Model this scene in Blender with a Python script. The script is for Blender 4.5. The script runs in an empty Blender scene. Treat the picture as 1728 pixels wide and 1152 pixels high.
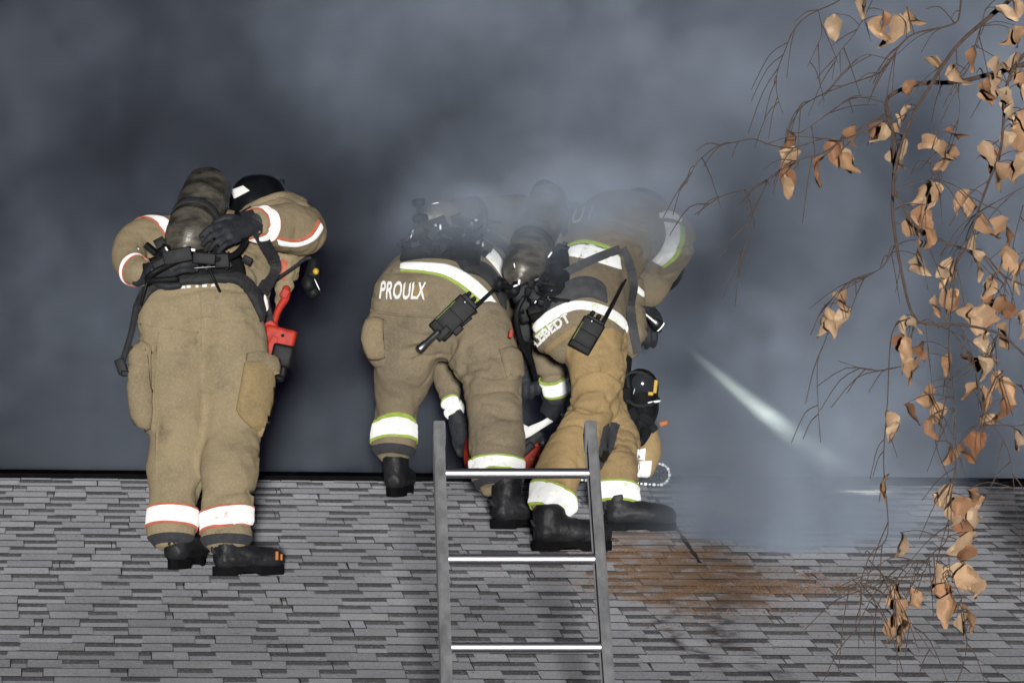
import bpy, bmesh, math, random
from mathutils import Vector, Matrix, noise, Quaternion
from mathutils.bvhtree import BVHTree
from mathutils.geometry import intersect_point_line

random.seed(7)
scene = bpy.context.scene
COL = scene.collection

# ------------------------------------------------------------------ camera
RX, RY = 1728.0, 1152.0
FOC = 8600.0                                  # long lens, in photo pixels
YAW, PITCH, ROLL = math.radians(5.0), math.radians(11.4), math.radians(-0.35)
FW = Vector((math.sin(YAW) * math.cos(PITCH), math.cos(YAW) * math.cos(PITCH), math.sin(PITCH)))
RT0 = Vector((math.cos(YAW), -math.sin(YAW), 0.0))
UP0 = RT0.cross(FW)
RT = RT0 * math.cos(ROLL) + UP0 * math.sin(ROLL)
UP = UP0 * math.cos(ROLL) - RT0 * math.sin(ROLL)


def ray(px, py):
    return (FW * FOC + RT * (px - RX / 2) - UP * (py - RY / 2)).normalized()


CAM = ray(864, 797) * -19.9                   # the ridge crosses the middle of the view at the origin
cd = bpy.data.cameras.new('camera')
cam = bpy.data.objects.new('camera', cd)
COL.objects.link(cam)
cd.sensor_width = 36.0
cd.lens = 36.0 * FOC / RX
cd.clip_start = 0.1
cd.clip_end = 2000.0
cam.matrix_world = Matrix.Translation(CAM) @ Matrix((
    (RT.x, UP.x, -FW.x), (RT.y, UP.y, -FW.y), (RT.z, UP.z, -FW.z))).to_4x4()
scene.camera = cam

# ------------------------------------------------------------------ dusk sky and the frontal light
world = bpy.data.worlds.new('World')
scene.world = world
world.use_nodes = True
wn = world.node_tree
sky = wn.nodes.new('ShaderNodeTexSky')
sky.sky_type = 'NISHITA'
sky.sun_disc = False
sky.sun_elevation = math.radians(-2.5)
sky.ozone_density = 6.0
sky.air_density = 1.4
sky.sun_rotation = math.radians(185.0)
wn.links.new(sky.outputs[0], wn.nodes['Background'].inputs[0])
wn.nodes['Background'].inputs[1].default_value = 0.15

sd = bpy.data.lights.new('camera_flash', 'SUN')  # parallel lamp standing in for the camera flash; it shines slightly upward
sd.energy = 3.7
sd.angle = math.radians(2.5)
sd.color = (1.0, 0.98, 0.955)
camera_flash = bpy.data.objects.new('camera_flash', sd)
COL.objects.link(camera_flash)
# the light comes from beside and just above the lens: shadows fall a little below things and towards the middle
camera_flash.rotation_euler = (ray(600, 735) - UP * .010).to_track_quat('-Z', 'Y').to_euler()

vs = scene.view_settings
vs.view_transform = 'Standard'
vs.look = 'None'
vs.exposure = 0.0
vs.gamma = 1.0
vs.use_curve_mapping = False
cy = scene.cycles
cy.use_denoising = True
cy.max_bounces = 4
cy.diffuse_bounces = 2
cy.glossy_bounces = 2
cy.volume_bounces = 1
cy.volume_step_rate = 4.0
cy.volume_max_steps = 256

# ------------------------------------------------------------------ geometry helpers
SL = math.tan(math.radians(18.43))            # 4 in 12 roof
ROOF_UP = Vector((0, 1, SL)).normalized()
ROOF_N = Vector((0, -SL, 1)).normalized()
GROUND_Z = -5.0


def at(px, py, Y):
    d = ray(px, py)
    return CAM + d * ((Y - CAM.y) / d.y)


def roof(px, py, h=0.0):
    d = ray(px, py)
    return CAM + d * ((SL * CAM.y + h - CAM.z) / (d.z - SL * d.y))


def ppm(p):
    return FOC / (Vector(p) - CAM).dot(FW)    # photo pixels per metre at a point


def J(px, py, Y, r, r2=None):
    p = at(px, py, Y)
    s = ppm(p)
    return (p, r / s, (r if r2 is None else r2) / s)


def finish(bm, name, mats, parent=None, smooth=True, base=None):
    me = bpy.data.meshes.new(name)
    if base is not None:
        bmesh.ops.translate(bm, verts=bm.verts, vec=-base)
    bm.to_mesh(me)
    bm.free()
    return link(me, name, mats, parent, smooth)


def link(me, name, mats, parent=None, smooth=True):
    if not isinstance(mats, (list, tuple)):
        mats = [mats]
    if mats and not me.materials:
        for m in mats:
            me.materials.append(m)
    if smooth:
        me.polygons.foreach_set('use_smooth', [True] * len(me.polygons))
    o = bpy.data.objects.new(name, me)
    COL.objects.link(o)
    if parent is not None:
        o.parent = parent
    return o


def tag(o, label=None, cat=None, group=None, kind=None):
    if label: o['label'] = label
    if cat: o['category'] = cat
    if group: o['group'] = group
    if kind: o['kind'] = kind
    return o


def thing(name, loc, label, cat, group=None):
    o = bpy.data.objects.new(name, None)
    o.empty_display_size = 0.1
    COL.objects.link(o)
    o.location = loc
    return tag(o, label, cat, group)


def catmull(pts, n):
    out = []
    for i in range(len(pts) - 1):
        p0, p1, p2, p3 = pts[max(i - 1, 0)], pts[i], pts[i + 1], pts[min(i + 2, len(pts) - 1)]
        for k in range(n):
            t = k / n
            out.append(tuple(0.5 * ((2 * b) + (c - a) * t + (2 * a - 5 * b + 4 * c - d) * t * t +
                                    (3 * b - a - 3 * c + d) * t ** 3) for a, b, c, d in zip(p0, p1, p2, p3)))
    out.append(tuple(pts[-1]))
    return out


def tube(bm, pts, seg=12, sub=4, ref=None, caps=True, rnd=0.55, mat=0):
    """pts: (point, ra, rb) - ra sideways, rb front to back"""
    raw = [(p[0].x, p[0].y, p[0].z, p[1], p[2] if len(p) > 2 else p[1]) for p in pts]
    rr = catmull(raw, sub) if sub > 1 and len(raw) > 2 else raw
    if caps and rnd > 0:
        a, b = Vector(rr[0][:3]), Vector(rr[1][:3])
        t = (a - b).normalized()
        e = a + t * rr[0][4] * rnd
        rr = [(e.x, e.y, e.z, rr[0][3] * .55, rr[0][4] * .55)] + rr
        a, b = Vector(rr[-1][:3]), Vector(rr[-2][:3])
        t = (a - b).normalized()
        e = a + t * rr[-1][4] * rnd
        rr = rr + [(e.x, e.y, e.z, rr[-1][3] * .55, rr[-1][4] * .55)]
    P = [Vector(r[:3]) for r in rr]
    ax = None
    rings = []
    for i, p in enumerate(P):
        t = (P[min(i + 1, len(P) - 1)] - P[max(i - 1, 0)])
        if t.length < 1e-9: t = Vector((0, 0, 1))
        t.normalize()
        if ax is None:
            r0 = ref if ref is not None else RT
            if abs(t.dot(r0)) > .9: r0 = Vector((0, 0, 1)) if abs(t.z) < .9 else Vector((0, 1, 0))
            ax = r0
        ax = (ax - t * ax.dot(t)).normalized()
        b = t.cross(ax)
        ra, rb = max(rr[i][3], 1e-4), max(rr[i][4], 1e-4)
        rings.append([bm.verts.new(p + ax * (ra * math.cos(2 * math.pi * k / seg)) + b * (rb * math.sin(2 * math.pi * k / seg)))
                      for k in range(seg)])
    for A, B in zip(rings[:-1], rings[1:]):
        for k in range(seg):
            f = bm.faces.new((A[k], A[(k + 1) % seg], B[(k + 1) % seg], B[k]))
            f.material_index = mat
    if caps:
        f = bm.faces.new(list(reversed(rings[0]))); f.material_index = mat
        f = bm.faces.new(rings[-1]); f.material_index = mat
    return bm


def ball(bm, p, rx, ry=None, rz=None, rot=None, seg=16):
    m = Matrix.Translation(p)
    if rot is not None: m = m @ rot.to_4x4()
    m = m @ Matrix.Diagonal((rx, ry or rx, rz or rx, 1))
    bmesh.ops.create_uvsphere(bm, u_segments=seg, v_segments=seg // 2 + 2, radius=1, matrix=m)


def box(bm, c, size, rot=None, bev=0.0, mat=0):
    m = Matrix.Translation(c)
    if rot is not None: m = m @ (rot.to_4x4() if len(rot) == 3 else rot)
    m = m @ Matrix.Diagonal((size[0], size[1], size[2], 1))
    n0 = set(bm.faces)
    g = bmesh.ops.create_cube(bm, size=1, matrix=m)
    if bev > 0:
        es = list({e for v in g['verts'] for e in v.link_edges})
        bmesh.ops.bevel(bm, geom=es, offset=bev, segments=2, affect='EDGES', profile=.6)
    for f in bm.faces:
        if f not in n0: f.material_index = mat


def frame(x, z=None):
    """rotation whose X axis is x and whose Z axis is near z"""
    x = x.normalized()
    z = (z if z is not None else Vector((0, 0, 1)))
    y = z.cross(x).normalized()
    z = x.cross(y)
    return Matrix(((x.x, y.x, z.x), (x.y, y.y, z.y), (x.z, y.z, z.z)))


def sculpt(bm, voxel=0.011, smooth=6, folds=0.0, seed=0, stretch=(3.6, 3.6, 8.5)):
    """union of overlapping closed shapes -> one continuous skin, softened, with cloth folds"""
    me = bpy.data.meshes.new('tmp')
    bmesh.ops.recalc_face_normals(bm, faces=bm.faces)
    bm.to_mesh(me); bm.free()
    o = bpy.data.objects.new('tmp', me)
    COL.objects.link(o)
    r = o.modifiers.new('r', 'REMESH'); r.mode = 'VOXEL'; r.voxel_size = voxel
    s = o.modifiers.new('s', 'SMOOTH'); s.factor = .5; s.iterations = smooth
    dg = bpy.context.evaluated_depsgraph_get()
    ev = o.evaluated_get(dg)
    out = bpy.data.meshes.new_from_object(ev)
    bpy.data.objects.remove(o)
    bpy.data.meshes.remove(me)
    if folds > 0:
        off = Vector((seed * 3.1, seed * 7.7, seed * 1.3))
        sx, sy, sz = stretch
        nr = [v.normal.copy() for v in out.vertices]
        for v, n in zip(out.vertices, nr):
            c = v.co + off
            w = noise.noise(c * 2.2) * .09
            q = Vector((c.x * sx + w * 14, c.y * sy, (c.z + w) * sz))
            g = max(0., min(1., .35 + 1.6 * noise.noise(c * 3.1 + Vector((4, 1, 9)))))
            c1 = max(0., 1 - abs(noise.noise(q)) / .13)                 # narrow creases between puffed-out cloth
            c2 = max(0., 1 - abs(noise.noise(q * 1.9 + Vector((7, 3, 2)))) / .16)
            puff = noise.noise(q * .8 + Vector((1, 8, 5)))
            drape = noise.noise(Vector((c.x * 8, c.y * 8, c.z * 2.2)))
            v.co += n * folds * (puff * .55 + drape * .45 - c1 * g * .85 - c2 * g * .4 + noise.noise(c * 24) * .10)
    return out


def rebase(me, base):
    me.transform(Matrix.Translation(-base))
    return me


def bvh_of(me):
    return BVHTree.FromPolygons([v.co.copy() for v in me.vertices], [tuple(p.vertices) for p in me.polygons])


def hit(bvh, px, py, Yref, off=0.0):
    d = ray(px, py)
    h, n, i, t = bvh.ray_cast(CAM, d)
    if h is None:
        h, n, i, t = bvh.find_nearest(at(px, py, Yref))
    return h + n * off, n


def lerp(a, b, t):
    return a + (b - a) * t


def patch(bvh, rows, Yref, thick, n_u=18, n_v=5, edge=0.35, back=0.004):
    """pad lying on a garment; rows: two or more lists of photo points (lines along u, stacked in v)"""
    lines = []
    for r in rows:
        pts = catmull([tuple(map(float, q)) for q in r], 8) if len(r) > 2 else [tuple(map(float, q)) for q in r]
        L = [0.]
        for a, b in zip(pts[:-1], pts[1:]): L.append(L[-1] + math.hypot(b[0] - a[0], b[1] - a[1]))
        res = []
        for k in range(n_u + 1):
            s = L[-1] * k / n_u
            j = 0
            while j < len(L) - 2 and L[j + 1] < s: j += 1
            t = (s - L[j]) / max(1e-6, L[j + 1] - L[j])
            res.append((lerp(pts[j][0], pts[j + 1][0], t), lerp(pts[j][1], pts[j + 1][1], t)))
        lines.append(res)
    bm = bmesh.new()
    top, bot = [], []
    for j in range(n_v + 1):
        v = j / n_v * (len(lines) - 1)
        k = min(int(v), len(lines) - 2)
        t = v - k
        rt, rb = [], []
        for i in range(n_u + 1):
            a, b = lines[k][i], lines[k + 1][i]
            h, n = hit(bvh, lerp(a[0], b[0], t), lerp(a[1], b[1], t), Yref)
            eu = min(1., min(i, n_u - i) / max(1e-6, n_u * edge * .5)) if edge > 0 else 1
            ev = min(1., min(j, n_v - j) / max(1e-6, n_v * edge * .5)) if edge > 0 else 1
            e = math.sqrt(max(0., min(eu, 1) * min(ev, 1)))
            rt.append(bm.verts.new(h + n * (thick * (.35 + .65 * e))))
            rb.append(bm.verts.new(h - n * back))
        top.append(rt); bot.append(rb)
    for j in range(n_v):
        for i in range(n_u):
            bm.faces.new((top[j][i], top[j][i + 1], top[j + 1][i + 1], top[j + 1][i]))
            bm.faces.new((bot[j][i], bot[j + 1][i], bot[j + 1][i + 1], bot[j][i + 1]))
    for i in range(n_u):
        bm.faces.new((top[0][i], bot[0][i], bot[0][i + 1], top[0][i + 1]))
        bm.faces.new((top[-1][i + 1], bot[-1][i + 1], bot[-1][i], top[-1][i]))
    for j in range(n_v):
        bm.faces.new((top[j][0], top[j + 1][0], bot[j + 1][0], bot[j][0]))
        bm.faces.new((top[j + 1][-1], top[j][-1], bot[j][-1], bot[j + 1][-1]))
    bmesh.ops.recalc_face_normals(bm, faces=bm.faces)
    return bm


def ring_band(me, c, n, hw, reach, off=0.006, trim=0.0, tilt=None):
    """strip cut all round a limb of a garment: centre c, axis n, half width hw"""
    n = n.normalized()
    bm = bmesh.new()
    bm.from_mesh(me)
    far = [v for v in bm.verts if (v.co - c).length > reach]
    bmesh.ops.delete(bm, geom=far, context='VERTS')
    for s in (1, -1):
        g = list(bm.verts) + list(bm.edges) + list(bm.faces)
        bmesh.ops.bisect_plane(bm, geom=g, plane_co=c + n * (hw * s), plane_no=n * s, clear_outer=True)
    if trim > 0:
        for s in (1, -1):
            g = list(bm.verts) + list(bm.edges) + list(bm.faces)
            bmesh.ops.bisect_plane(bm, geom=g, plane_co=c + n * (hw * (1 - trim) * s), plane_no=n)
    # keep the island nearest the centre
    seen, best = set(), None
    bm.faces.ensure_lookup_table()
    for f in bm.faces:
        if f in seen: continue
        st, isl = [f], []
        seen.add(f)
        while st:
            q = st.pop(); isl.append(q)
            for e in q.edges:
                for w in e.link_faces:
                    if w not in seen: seen.add(w); st.append(w)
        ctr = sum((q.calc_center_median() for q in isl), Vector()) / len(isl)
        key = (ctr - c).length - .002 * len(isl) ** .5
        if best is None or key < best[0]: best = (key, isl)
    keep = set(best[1])
    bmesh.ops.delete(bm, geom=[f for f in bm.faces if f not in keep], context='FACES')
    for f in bm.faces:
        d = abs((f.calc_center_median() - c).dot(n))
        f.material_index = 1 if trim > 0 and d > hw * (1 - trim) else 0
    bm.normal_update()
    for v in bm.verts: v.co += v.normal * off
    bmesh.ops.solidify(bm, geom=list(bm.faces), thickness=.004)
    return bm


def lettering(txt, bvh, base_line, height, Yref, off=0.007, shear=0.0, spacing=1.1, lift=0.0, bold=.012):
    """raised letters laid along a photo line on a garment"""
    cu = bpy.data.curves.new('t', 'FONT')
    cu.body = txt
    cu.size = 1.0
    cu.space_character = spacing
    cu.offset = bold
    cu.resolution_u = 3
    o = bpy.data.objects.new('t', cu)
    COL.objects.link(o)
    dg = bpy.context.evaluated_depsgraph_get()
    me = bpy.data.meshes.new_from_object(o.evaluated_get(dg))
    bpy.data.objects.remove(o)
    bm = bmesh.new(); bm.from_mesh(me); bpy.data.meshes.remove(me)
    xs = [v.co.x for v in bm.verts]; x0, x1 = min(xs), max(xs)
    for k in range(1, 40):
        g = list(bm.verts) + list(bm.edges) + list(bm.faces)
        bmesh.ops.bisect_plane(bm, geom=g, plane_co=Vector((lerp(x0, x1, k / 40), 0, 0)), plane_no=Vector((1, 0, 0)))
    for k in (.18, .35, .53):
        g = list(bm.verts) + list(bm.edges) + list(bm.faces)
        bmesh.ops.bisect_plane(bm, geom=g, plane_co=Vector((0, k, 0)), plane_no=Vector((0, 1, 0)))
    pts = catmull([tuple(map(float, q)) for q in base_line], 12) if len(base_line) > 2 else [tuple(map(float, q)) for q in base_line]
    L = [0.]
    for a, b in zip(pts[:-1], pts[1:]): L.append(L[-1] + math.hypot(b[0] - a[0], b[1] - a[1]))
    for v in bm.verts:
        s = L[-1] * (v.co.x - x0) / (x1 - x0)
        j = 0
        while j < len(L) - 2 and L[j + 1] < s: j += 1
        t = (s - L[j]) / max(1e-6, L[j + 1] - L[j])
        bx, by = lerp(pts[j][0], pts[j + 1][0], t), lerp(pts[j][1], pts[j + 1][1], t)
        dx, dy = pts[j + 1][0] - pts[j][0], pts[j + 1][1] - pts[j][1]
        l = math.hypot(dx, dy); dx /= l; dy /= l
        hh = v.co.y / .7 * height
        px = bx + dy * hh + dx * shear * hh
        py = by - dx * hh + dy * shear * hh
        h, n = hit(bvh, px, py, Yref)
        v.co = h + n * off
    bmesh.ops.solidify(bm, geom=list(bm.faces), thickness=.003)
    return bm


# ------------------------------------------------------------------ materials
def nodes_of(m):
    m.use_nodes = True
    return m.node_tree.nodes, m.node_tree.links


def mat(name, col, rough=.6, metal=0., var=.0, vscale=8., bump=0., bscale=200., drough=0., col2=None, spec=.5, detail=5., stretch=None, coat=0.):
    m = bpy.data.materials.new(name)
    N, L = nodes_of(m)
    b = N['Principled BSDF']
    b.inputs['Roughness'].default_value = rough
    b.inputs['Metallic'].default_value = metal
    b.inputs['Diffuse Roughness'].default_value = drough
    b.inputs['Specular IOR Level'].default_value = spec
    b.inputs['Coat Weight'].default_value = coat
    c2 = col2 or tuple(max(0, c * (1 - var)) for c in col)
    tc = N.new('ShaderNodeTexCoord')
    src = tc.outputs['Object']
    if stretch:
        mp = N.new('ShaderNodeMapping'); mp.inputs['Scale'].default_value = stretch
        L.new(src, mp.inputs[0]); src = mp.outputs[0]
    if var > 0 or col2:
        n = N.new('ShaderNodeTexNoise'); n.inputs['Scale'].default_value = vscale; n.inputs['Detail'].default_value = detail
        n.inputs['Roughness'].default_value = .6
        L.new(src, n.inputs['Vector'])
        r = N.new('ShaderNodeValToRGB')
        r.color_ramp.elements[0].position = .32; r.color_ramp.elements[1].position = .66
        r.color_ramp.elements[0].color = (*c2, 1); r.color_ramp.elements[1].color = (*col, 1)
        L.new(n.outputs[0], r.inputs[0]); L.new(r.outputs[0], b.inputs['Base Color'])
    else:
        b.inputs['Base Color'].default_value = (*col, 1)
    if bump > 0:
        n = N.new('ShaderNodeTexNoise'); n.inputs['Scale'].default_value = bscale; n.inputs['Detail'].default_value = 3
        L.new(src, n.inputs['Vector'])
        bp = N.new('ShaderNodeBump'); bp.inputs['Strength'].default_value = 1; bp.inputs['Distance'].default_value = bump
        L.new(n.outputs[0], bp.inputs['Height']); L.new(bp.outputs[0], b.inputs['Normal'])
    return m


def cloth(name, col, dirt, amount=.5, dscale=3.2):
    """turnout fabric: khaki weave, soot worn in by patches"""
    m = bpy.data.materials.new(name)
    N, L = nodes_of(m)
    b = N['Principled BSDF']
    b.inputs['Roughness'].default_value = .85
    b.inputs['Diffuse Roughness'].default_value = .3
    b.inputs['Specular IOR Level'].default_value = .25
    tc = N.new('ShaderNodeTexCoord')

    def nz(sc, det, ro=.6, st=None):
        n = N.new('ShaderNodeTexNoise')
        n.inputs['Scale'].default_value = sc; n.inputs['Detail'].default_value = det; n.inputs['Roughness'].default_value = ro
        if st:
            mp = N.new('ShaderNodeMapping'); mp.inputs['Scale'].default_value = st
            L.new(tc.outputs['Object'], mp.inputs[0]); L.new(mp.outputs[0], n.inputs['Vector'])
        else:
            L.new(tc.outputs['Object'], n.inputs['Vector'])
        return n.outputs[0]

    def ramp(s, lo, hi):
        r = N.new('ShaderNodeMapRange'); r.interpolation_type = 'SMOOTHSTEP'
        r.inputs[1].default_value = lo; r.inputs[2].default_value = hi
        L.new(s, r.inputs[0]); return r.outputs[0]

    def mix(f, a, c, bl='MIX', k=1.0):
        x = N.new('ShaderNodeMix'); x.data_type = 'RGBA'; x.blend_type = bl
        mu = N.new('ShaderNodeMath'); mu.operation = 'MULTIPLY'; mu.inputs[1].default_value = k
        L.new(f, mu.inputs[0]); L.new(mu.outputs[0], x.inputs[0])
        for s, i in ((a, 6), (c, 7)):
            if isinstance(s, tuple): x.inputs[i].default_value = (*s, 1)
            else: L.new(s, x.inputs[i])
        return x.outputs[2]
    a = mix(ramp(nz(dscale, 6), .4, .68), col, dirt, k=amount)
    a = mix(ramp(nz(9, 5, .6, (1, 1, 1.5)), .5, .78), a, tuple(c * .7 for c in dirt), k=.4)
    a = mix(ramp(nz(130, 3, .7), .42, .68), a, tuple(c * 1.45 for c in col), k=.34)
    a = mix(ramp(nz(4.5, 6, .7), .54, .72), a, tuple(c * .5 for c in dirt), k=.5)
    L.new(a, b.inputs['Base Color'])
    bp = N.new('ShaderNodeBump'); bp.inputs['Distance'].default_value = .0022
    L.new(nz(330, 2), bp.inputs['Height'])
    bp2 = N.new('ShaderNodeBump'); bp2.inputs['Distance'].default_value = .006
    L.new(nz(17, 4, .5, (1, 1, 1.6)), bp2.inputs['Height']); L.new(bp.outputs[0], bp2.inputs['Normal'])
    L.new(bp2.outputs[0], b.inputs['Normal'])
    return m


def tape(name):
    """silver reflective tape: bright rough silver over white"""
    m = mat(name, (.96, .97, .97), rough=.6, metal=.28, var=.06, vscale=30, bump=.0004, bscale=60, drough=1.0)
    return m


M = {}
M['cloth_a'] = cloth('khaki_cloth', (.345, .276, .168), (.180, .150, .105), .52)
M['cloth_b'] = cloth('brown_khaki_cloth', (.280, .226, .148), (.150, .130, .098), .55)
M['cloth_c'] = cloth('tan_cloth', (.425, .300, .145), (.235, .170, .098), .45)
M['patch_tan'] = cloth('tan_pocket_cloth', (.36, .265, .135), (.24, .185, .105), .5)
M['pocket_b'] = cloth('pocket_cloth', (.33, .255, .155), (.19, .155, .105), .5)
M['tape'] = tape('silver_tape')


def worn_tape(name, tint):
    m = mat(name, (.985, .99, .98), rough=.5, metal=.10, col2=tint, vscale=26, bump=.0015, bscale=45, drough=1.0, detail=3)
    r = [n for n in m.node_tree.nodes if n.type == 'VALTORGB'][0]
    r.color_ramp.elements[0].position = .26; r.color_ramp.elements[1].position = .40
    return m


M['tape_lime'] = worn_tape('lime_worn_tape', (.62, .78, .34))
M['tape_orange'] = worn_tape('orange_worn_tape', (.86, .48, .42))
M['lime'] = mat('lime_trim', (.42, .56, .10), rough=.6, var=.25, vscale=40, drough=.7)
M['orange'] = mat('orange_trim', (.62, .17, .10), rough=.6, var=.25, vscale=40, drough=.7)
M['black_web'] = mat('black_webbing', (.030, .031, .034), rough=.7, var=.5, vscale=60, bump=.0015, bscale=300, drough=.6)
M['grey_web'] = mat('grey_webbing', (.085, .088, .095), rough=.75, var=.4, vscale=40, bump=.0015, bscale=300, drough=.6)
M['black_plastic'] = mat('black_plastic', (.014, .015, .017), rough=.55, var=.5, vscale=30, bump=.0006, bscale=90, spec=.22)
M['pad'] = mat('sooty_harness_pad', (.018, .019, .021), rough=.85, var=.5, vscale=24, bump=.004, bscale=45, spec=.15)
M['rubber'] = mat('boot_leather', (.011, .012, .014), rough=.5, col2=(.030, .030, .033), vscale=16, bump=.005, bscale=30, spec=.3)
M['sole'] = mat('boot_sole', (.008, .008, .009), spec=.1, rough=.9, var=.3, vscale=50)
M['glove'] = mat('black_glove', (.026, .029, .036), rough=.7, var=.45, vscale=35, bump=.003, bscale=70, drough=.5)
M['cuff'] = mat('charcoal_cuff', (.050, .052, .058), rough=.8, var=.35, vscale=40, bump=.002, bscale=160, drough=.6)
M['tank'] = mat('scuffed_tank', (.20, .18, .145), rough=.40, metal=.25, col2=(.028, .027, .025), vscale=13, bump=.0012, bscale=60, stretch=(1, 1, 2.5))
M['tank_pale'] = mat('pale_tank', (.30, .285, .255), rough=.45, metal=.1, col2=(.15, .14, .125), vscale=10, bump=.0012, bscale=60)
M['steel'] = mat('worn_steel', (.32, .33, .35), rough=.4, metal=1., var=.35, vscale=40)
M['alu'] = mat('dull_aluminium', (.30, .305, .315), rough=.5, metal=.15, drough=.6, col2=(.17, .173, .18), vscale=26, bump=.0008, bscale=140, stretch=(1, 1, .25))
M['alu_rung'] = mat('bright_aluminium', (.80, .80, .85), rough=.42, metal=1., var=.1, vscale=60, stretch=(.2, 1, 1), bump=.0003, bscale=300)
M['red'] = mat('red_plastic', (.62, .048, .026), rough=.55, var=.45, vscale=26, spec=.3)
M['white'] = mat('white_sticker', (.88, .88, .86), rough=.6, var=.08, vscale=50, drough=.8)
M['yellow'] = mat('yellow_plastic', (.72, .46, .04), rough=.5, var=.2, vscale=40)
M['helmet'] = mat('black_helmet', (.012, .013, .015), rough=.22, var=.4, vscale=20, coat=.3)
M['skin'] = mat('skin', (.45, .28, .20), rough=.5, var=.15, vscale=20)
M['lens'] = mat('mask_lens', (.03, .035, .04), rough=.08)
M['tan_tag'] = mat('orange_tag', (.60, .22, .05), rough=.6, var=.2, vscale=50)
M['wood'] = mat('bark', (.125, .088, .070), rough=.85, col2=(.062, .042, .034), vscale=60, bump=.003, bscale=120, drough=.5)
M['black_vent'] = mat('black_vent', (.008, .008, .009), rough=.9, var=.4, vscale=30, spec=.0)
M['cap'] = mat('ridge_cap_granules', (.008, .008, .009), rough=.95, var=.5, vscale=160, spec=.0)
M['siding'] = mat('painted_siding', (.42, .43, .42), rough=.7, var=.15, vscale=5)
M['fascia'] = mat('white_fascia', (.62, .62, .60), rough=.6, var=.12, vscale=6)
M['underlay'] = mat('roof_underlay', (.012, .012, .013), rough=.95, var=.4, vscale=20, spec=.0)
M['lawn'] = mat('dusk_lawn', (.045, .060, .025), rough=.95, col2=(.07, .062, .035), vscale=2., bump=.02, bscale=30)
M['sawdust'] = mat('sawdust', (.29, .17, .09), rough=.95, col2=(.19, .105, .055), vscale=80, drough=1.)
M['kerf'] = mat('charred_cut', (.02, .014, .011), rough=.95, col2=(.09, .05, .026), vscale=40)


def leaf_mat():
    m = bpy.data.materials.new('dry_leaf')
    N, L = nodes_of(m)
    b = N['Principled BSDF']
    b.inputs['Roughness'].default_value = .75
    b.inputs['Diffuse Roughness'].default_value = 1.0
    b.inputs['Specular IOR Level'].default_value = .3
    oi = N.new('ShaderNodeObjectInfo')
    r = N.new('ShaderNodeValToRGB')
    e = r.color_ramp.elements
    e[0].color = (.64, .35, .19, 1); e[1].color = (.93, .68, .45, 1)
    k = e.new(.5); k.color = (.86, .55, .32, 1)
    k = e.new(.12); k.color = (.50, .23, .12, 1)
    k = e.new(.25); k.color = (.80, .48, .275, 1)
    L.new(oi.outputs['Random'], r.inputs[0])
    tc = N.new('ShaderNodeTexCoord')
    n = N.new('ShaderNodeTexNoise'); n.inputs['Scale'].default_value = 45; n.inputs['Detail'].default_value = 4
    L.new(tc.outputs['Object'], n.inputs['Vector'])
    mr = N.new('ShaderNodeMapRange'); mr.inputs[1].default_value = .35; mr.inputs[2].default_value = .7
    mr.inputs[3].default_value = 1.0; mr.inputs[4].default_value = .62
    L.new(n.outputs[0], mr.inputs[0])
    x = N.new('ShaderNodeMix'); x.data_type = 'RGBA'; x.blend_type = 'MULTIPLY'; x.inputs[0].default_value = 1
    L.new(r.outputs[0], x.inputs[6]); L.new(mr.outputs[0], x.inputs[7])
    L.new(x.outputs[2], b.inputs['Base Color'])
    w = N.new('ShaderNodeTexWave'); w.inputs['Scale'].default_value = 40; w.inputs['Distortion'].default_value = 3
    L.new(tc.outputs['Object'], w.inputs['Vector'])
    bp = N.new('ShaderNodeBump'); bp.inputs['Distance'].default_value = .002
    L.new(w.outputs[0], bp.inputs['Height']); L.new(bp.outputs[0], b.inputs['Normal'])
    return m


M['leaf'] = leaf_mat()


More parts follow.
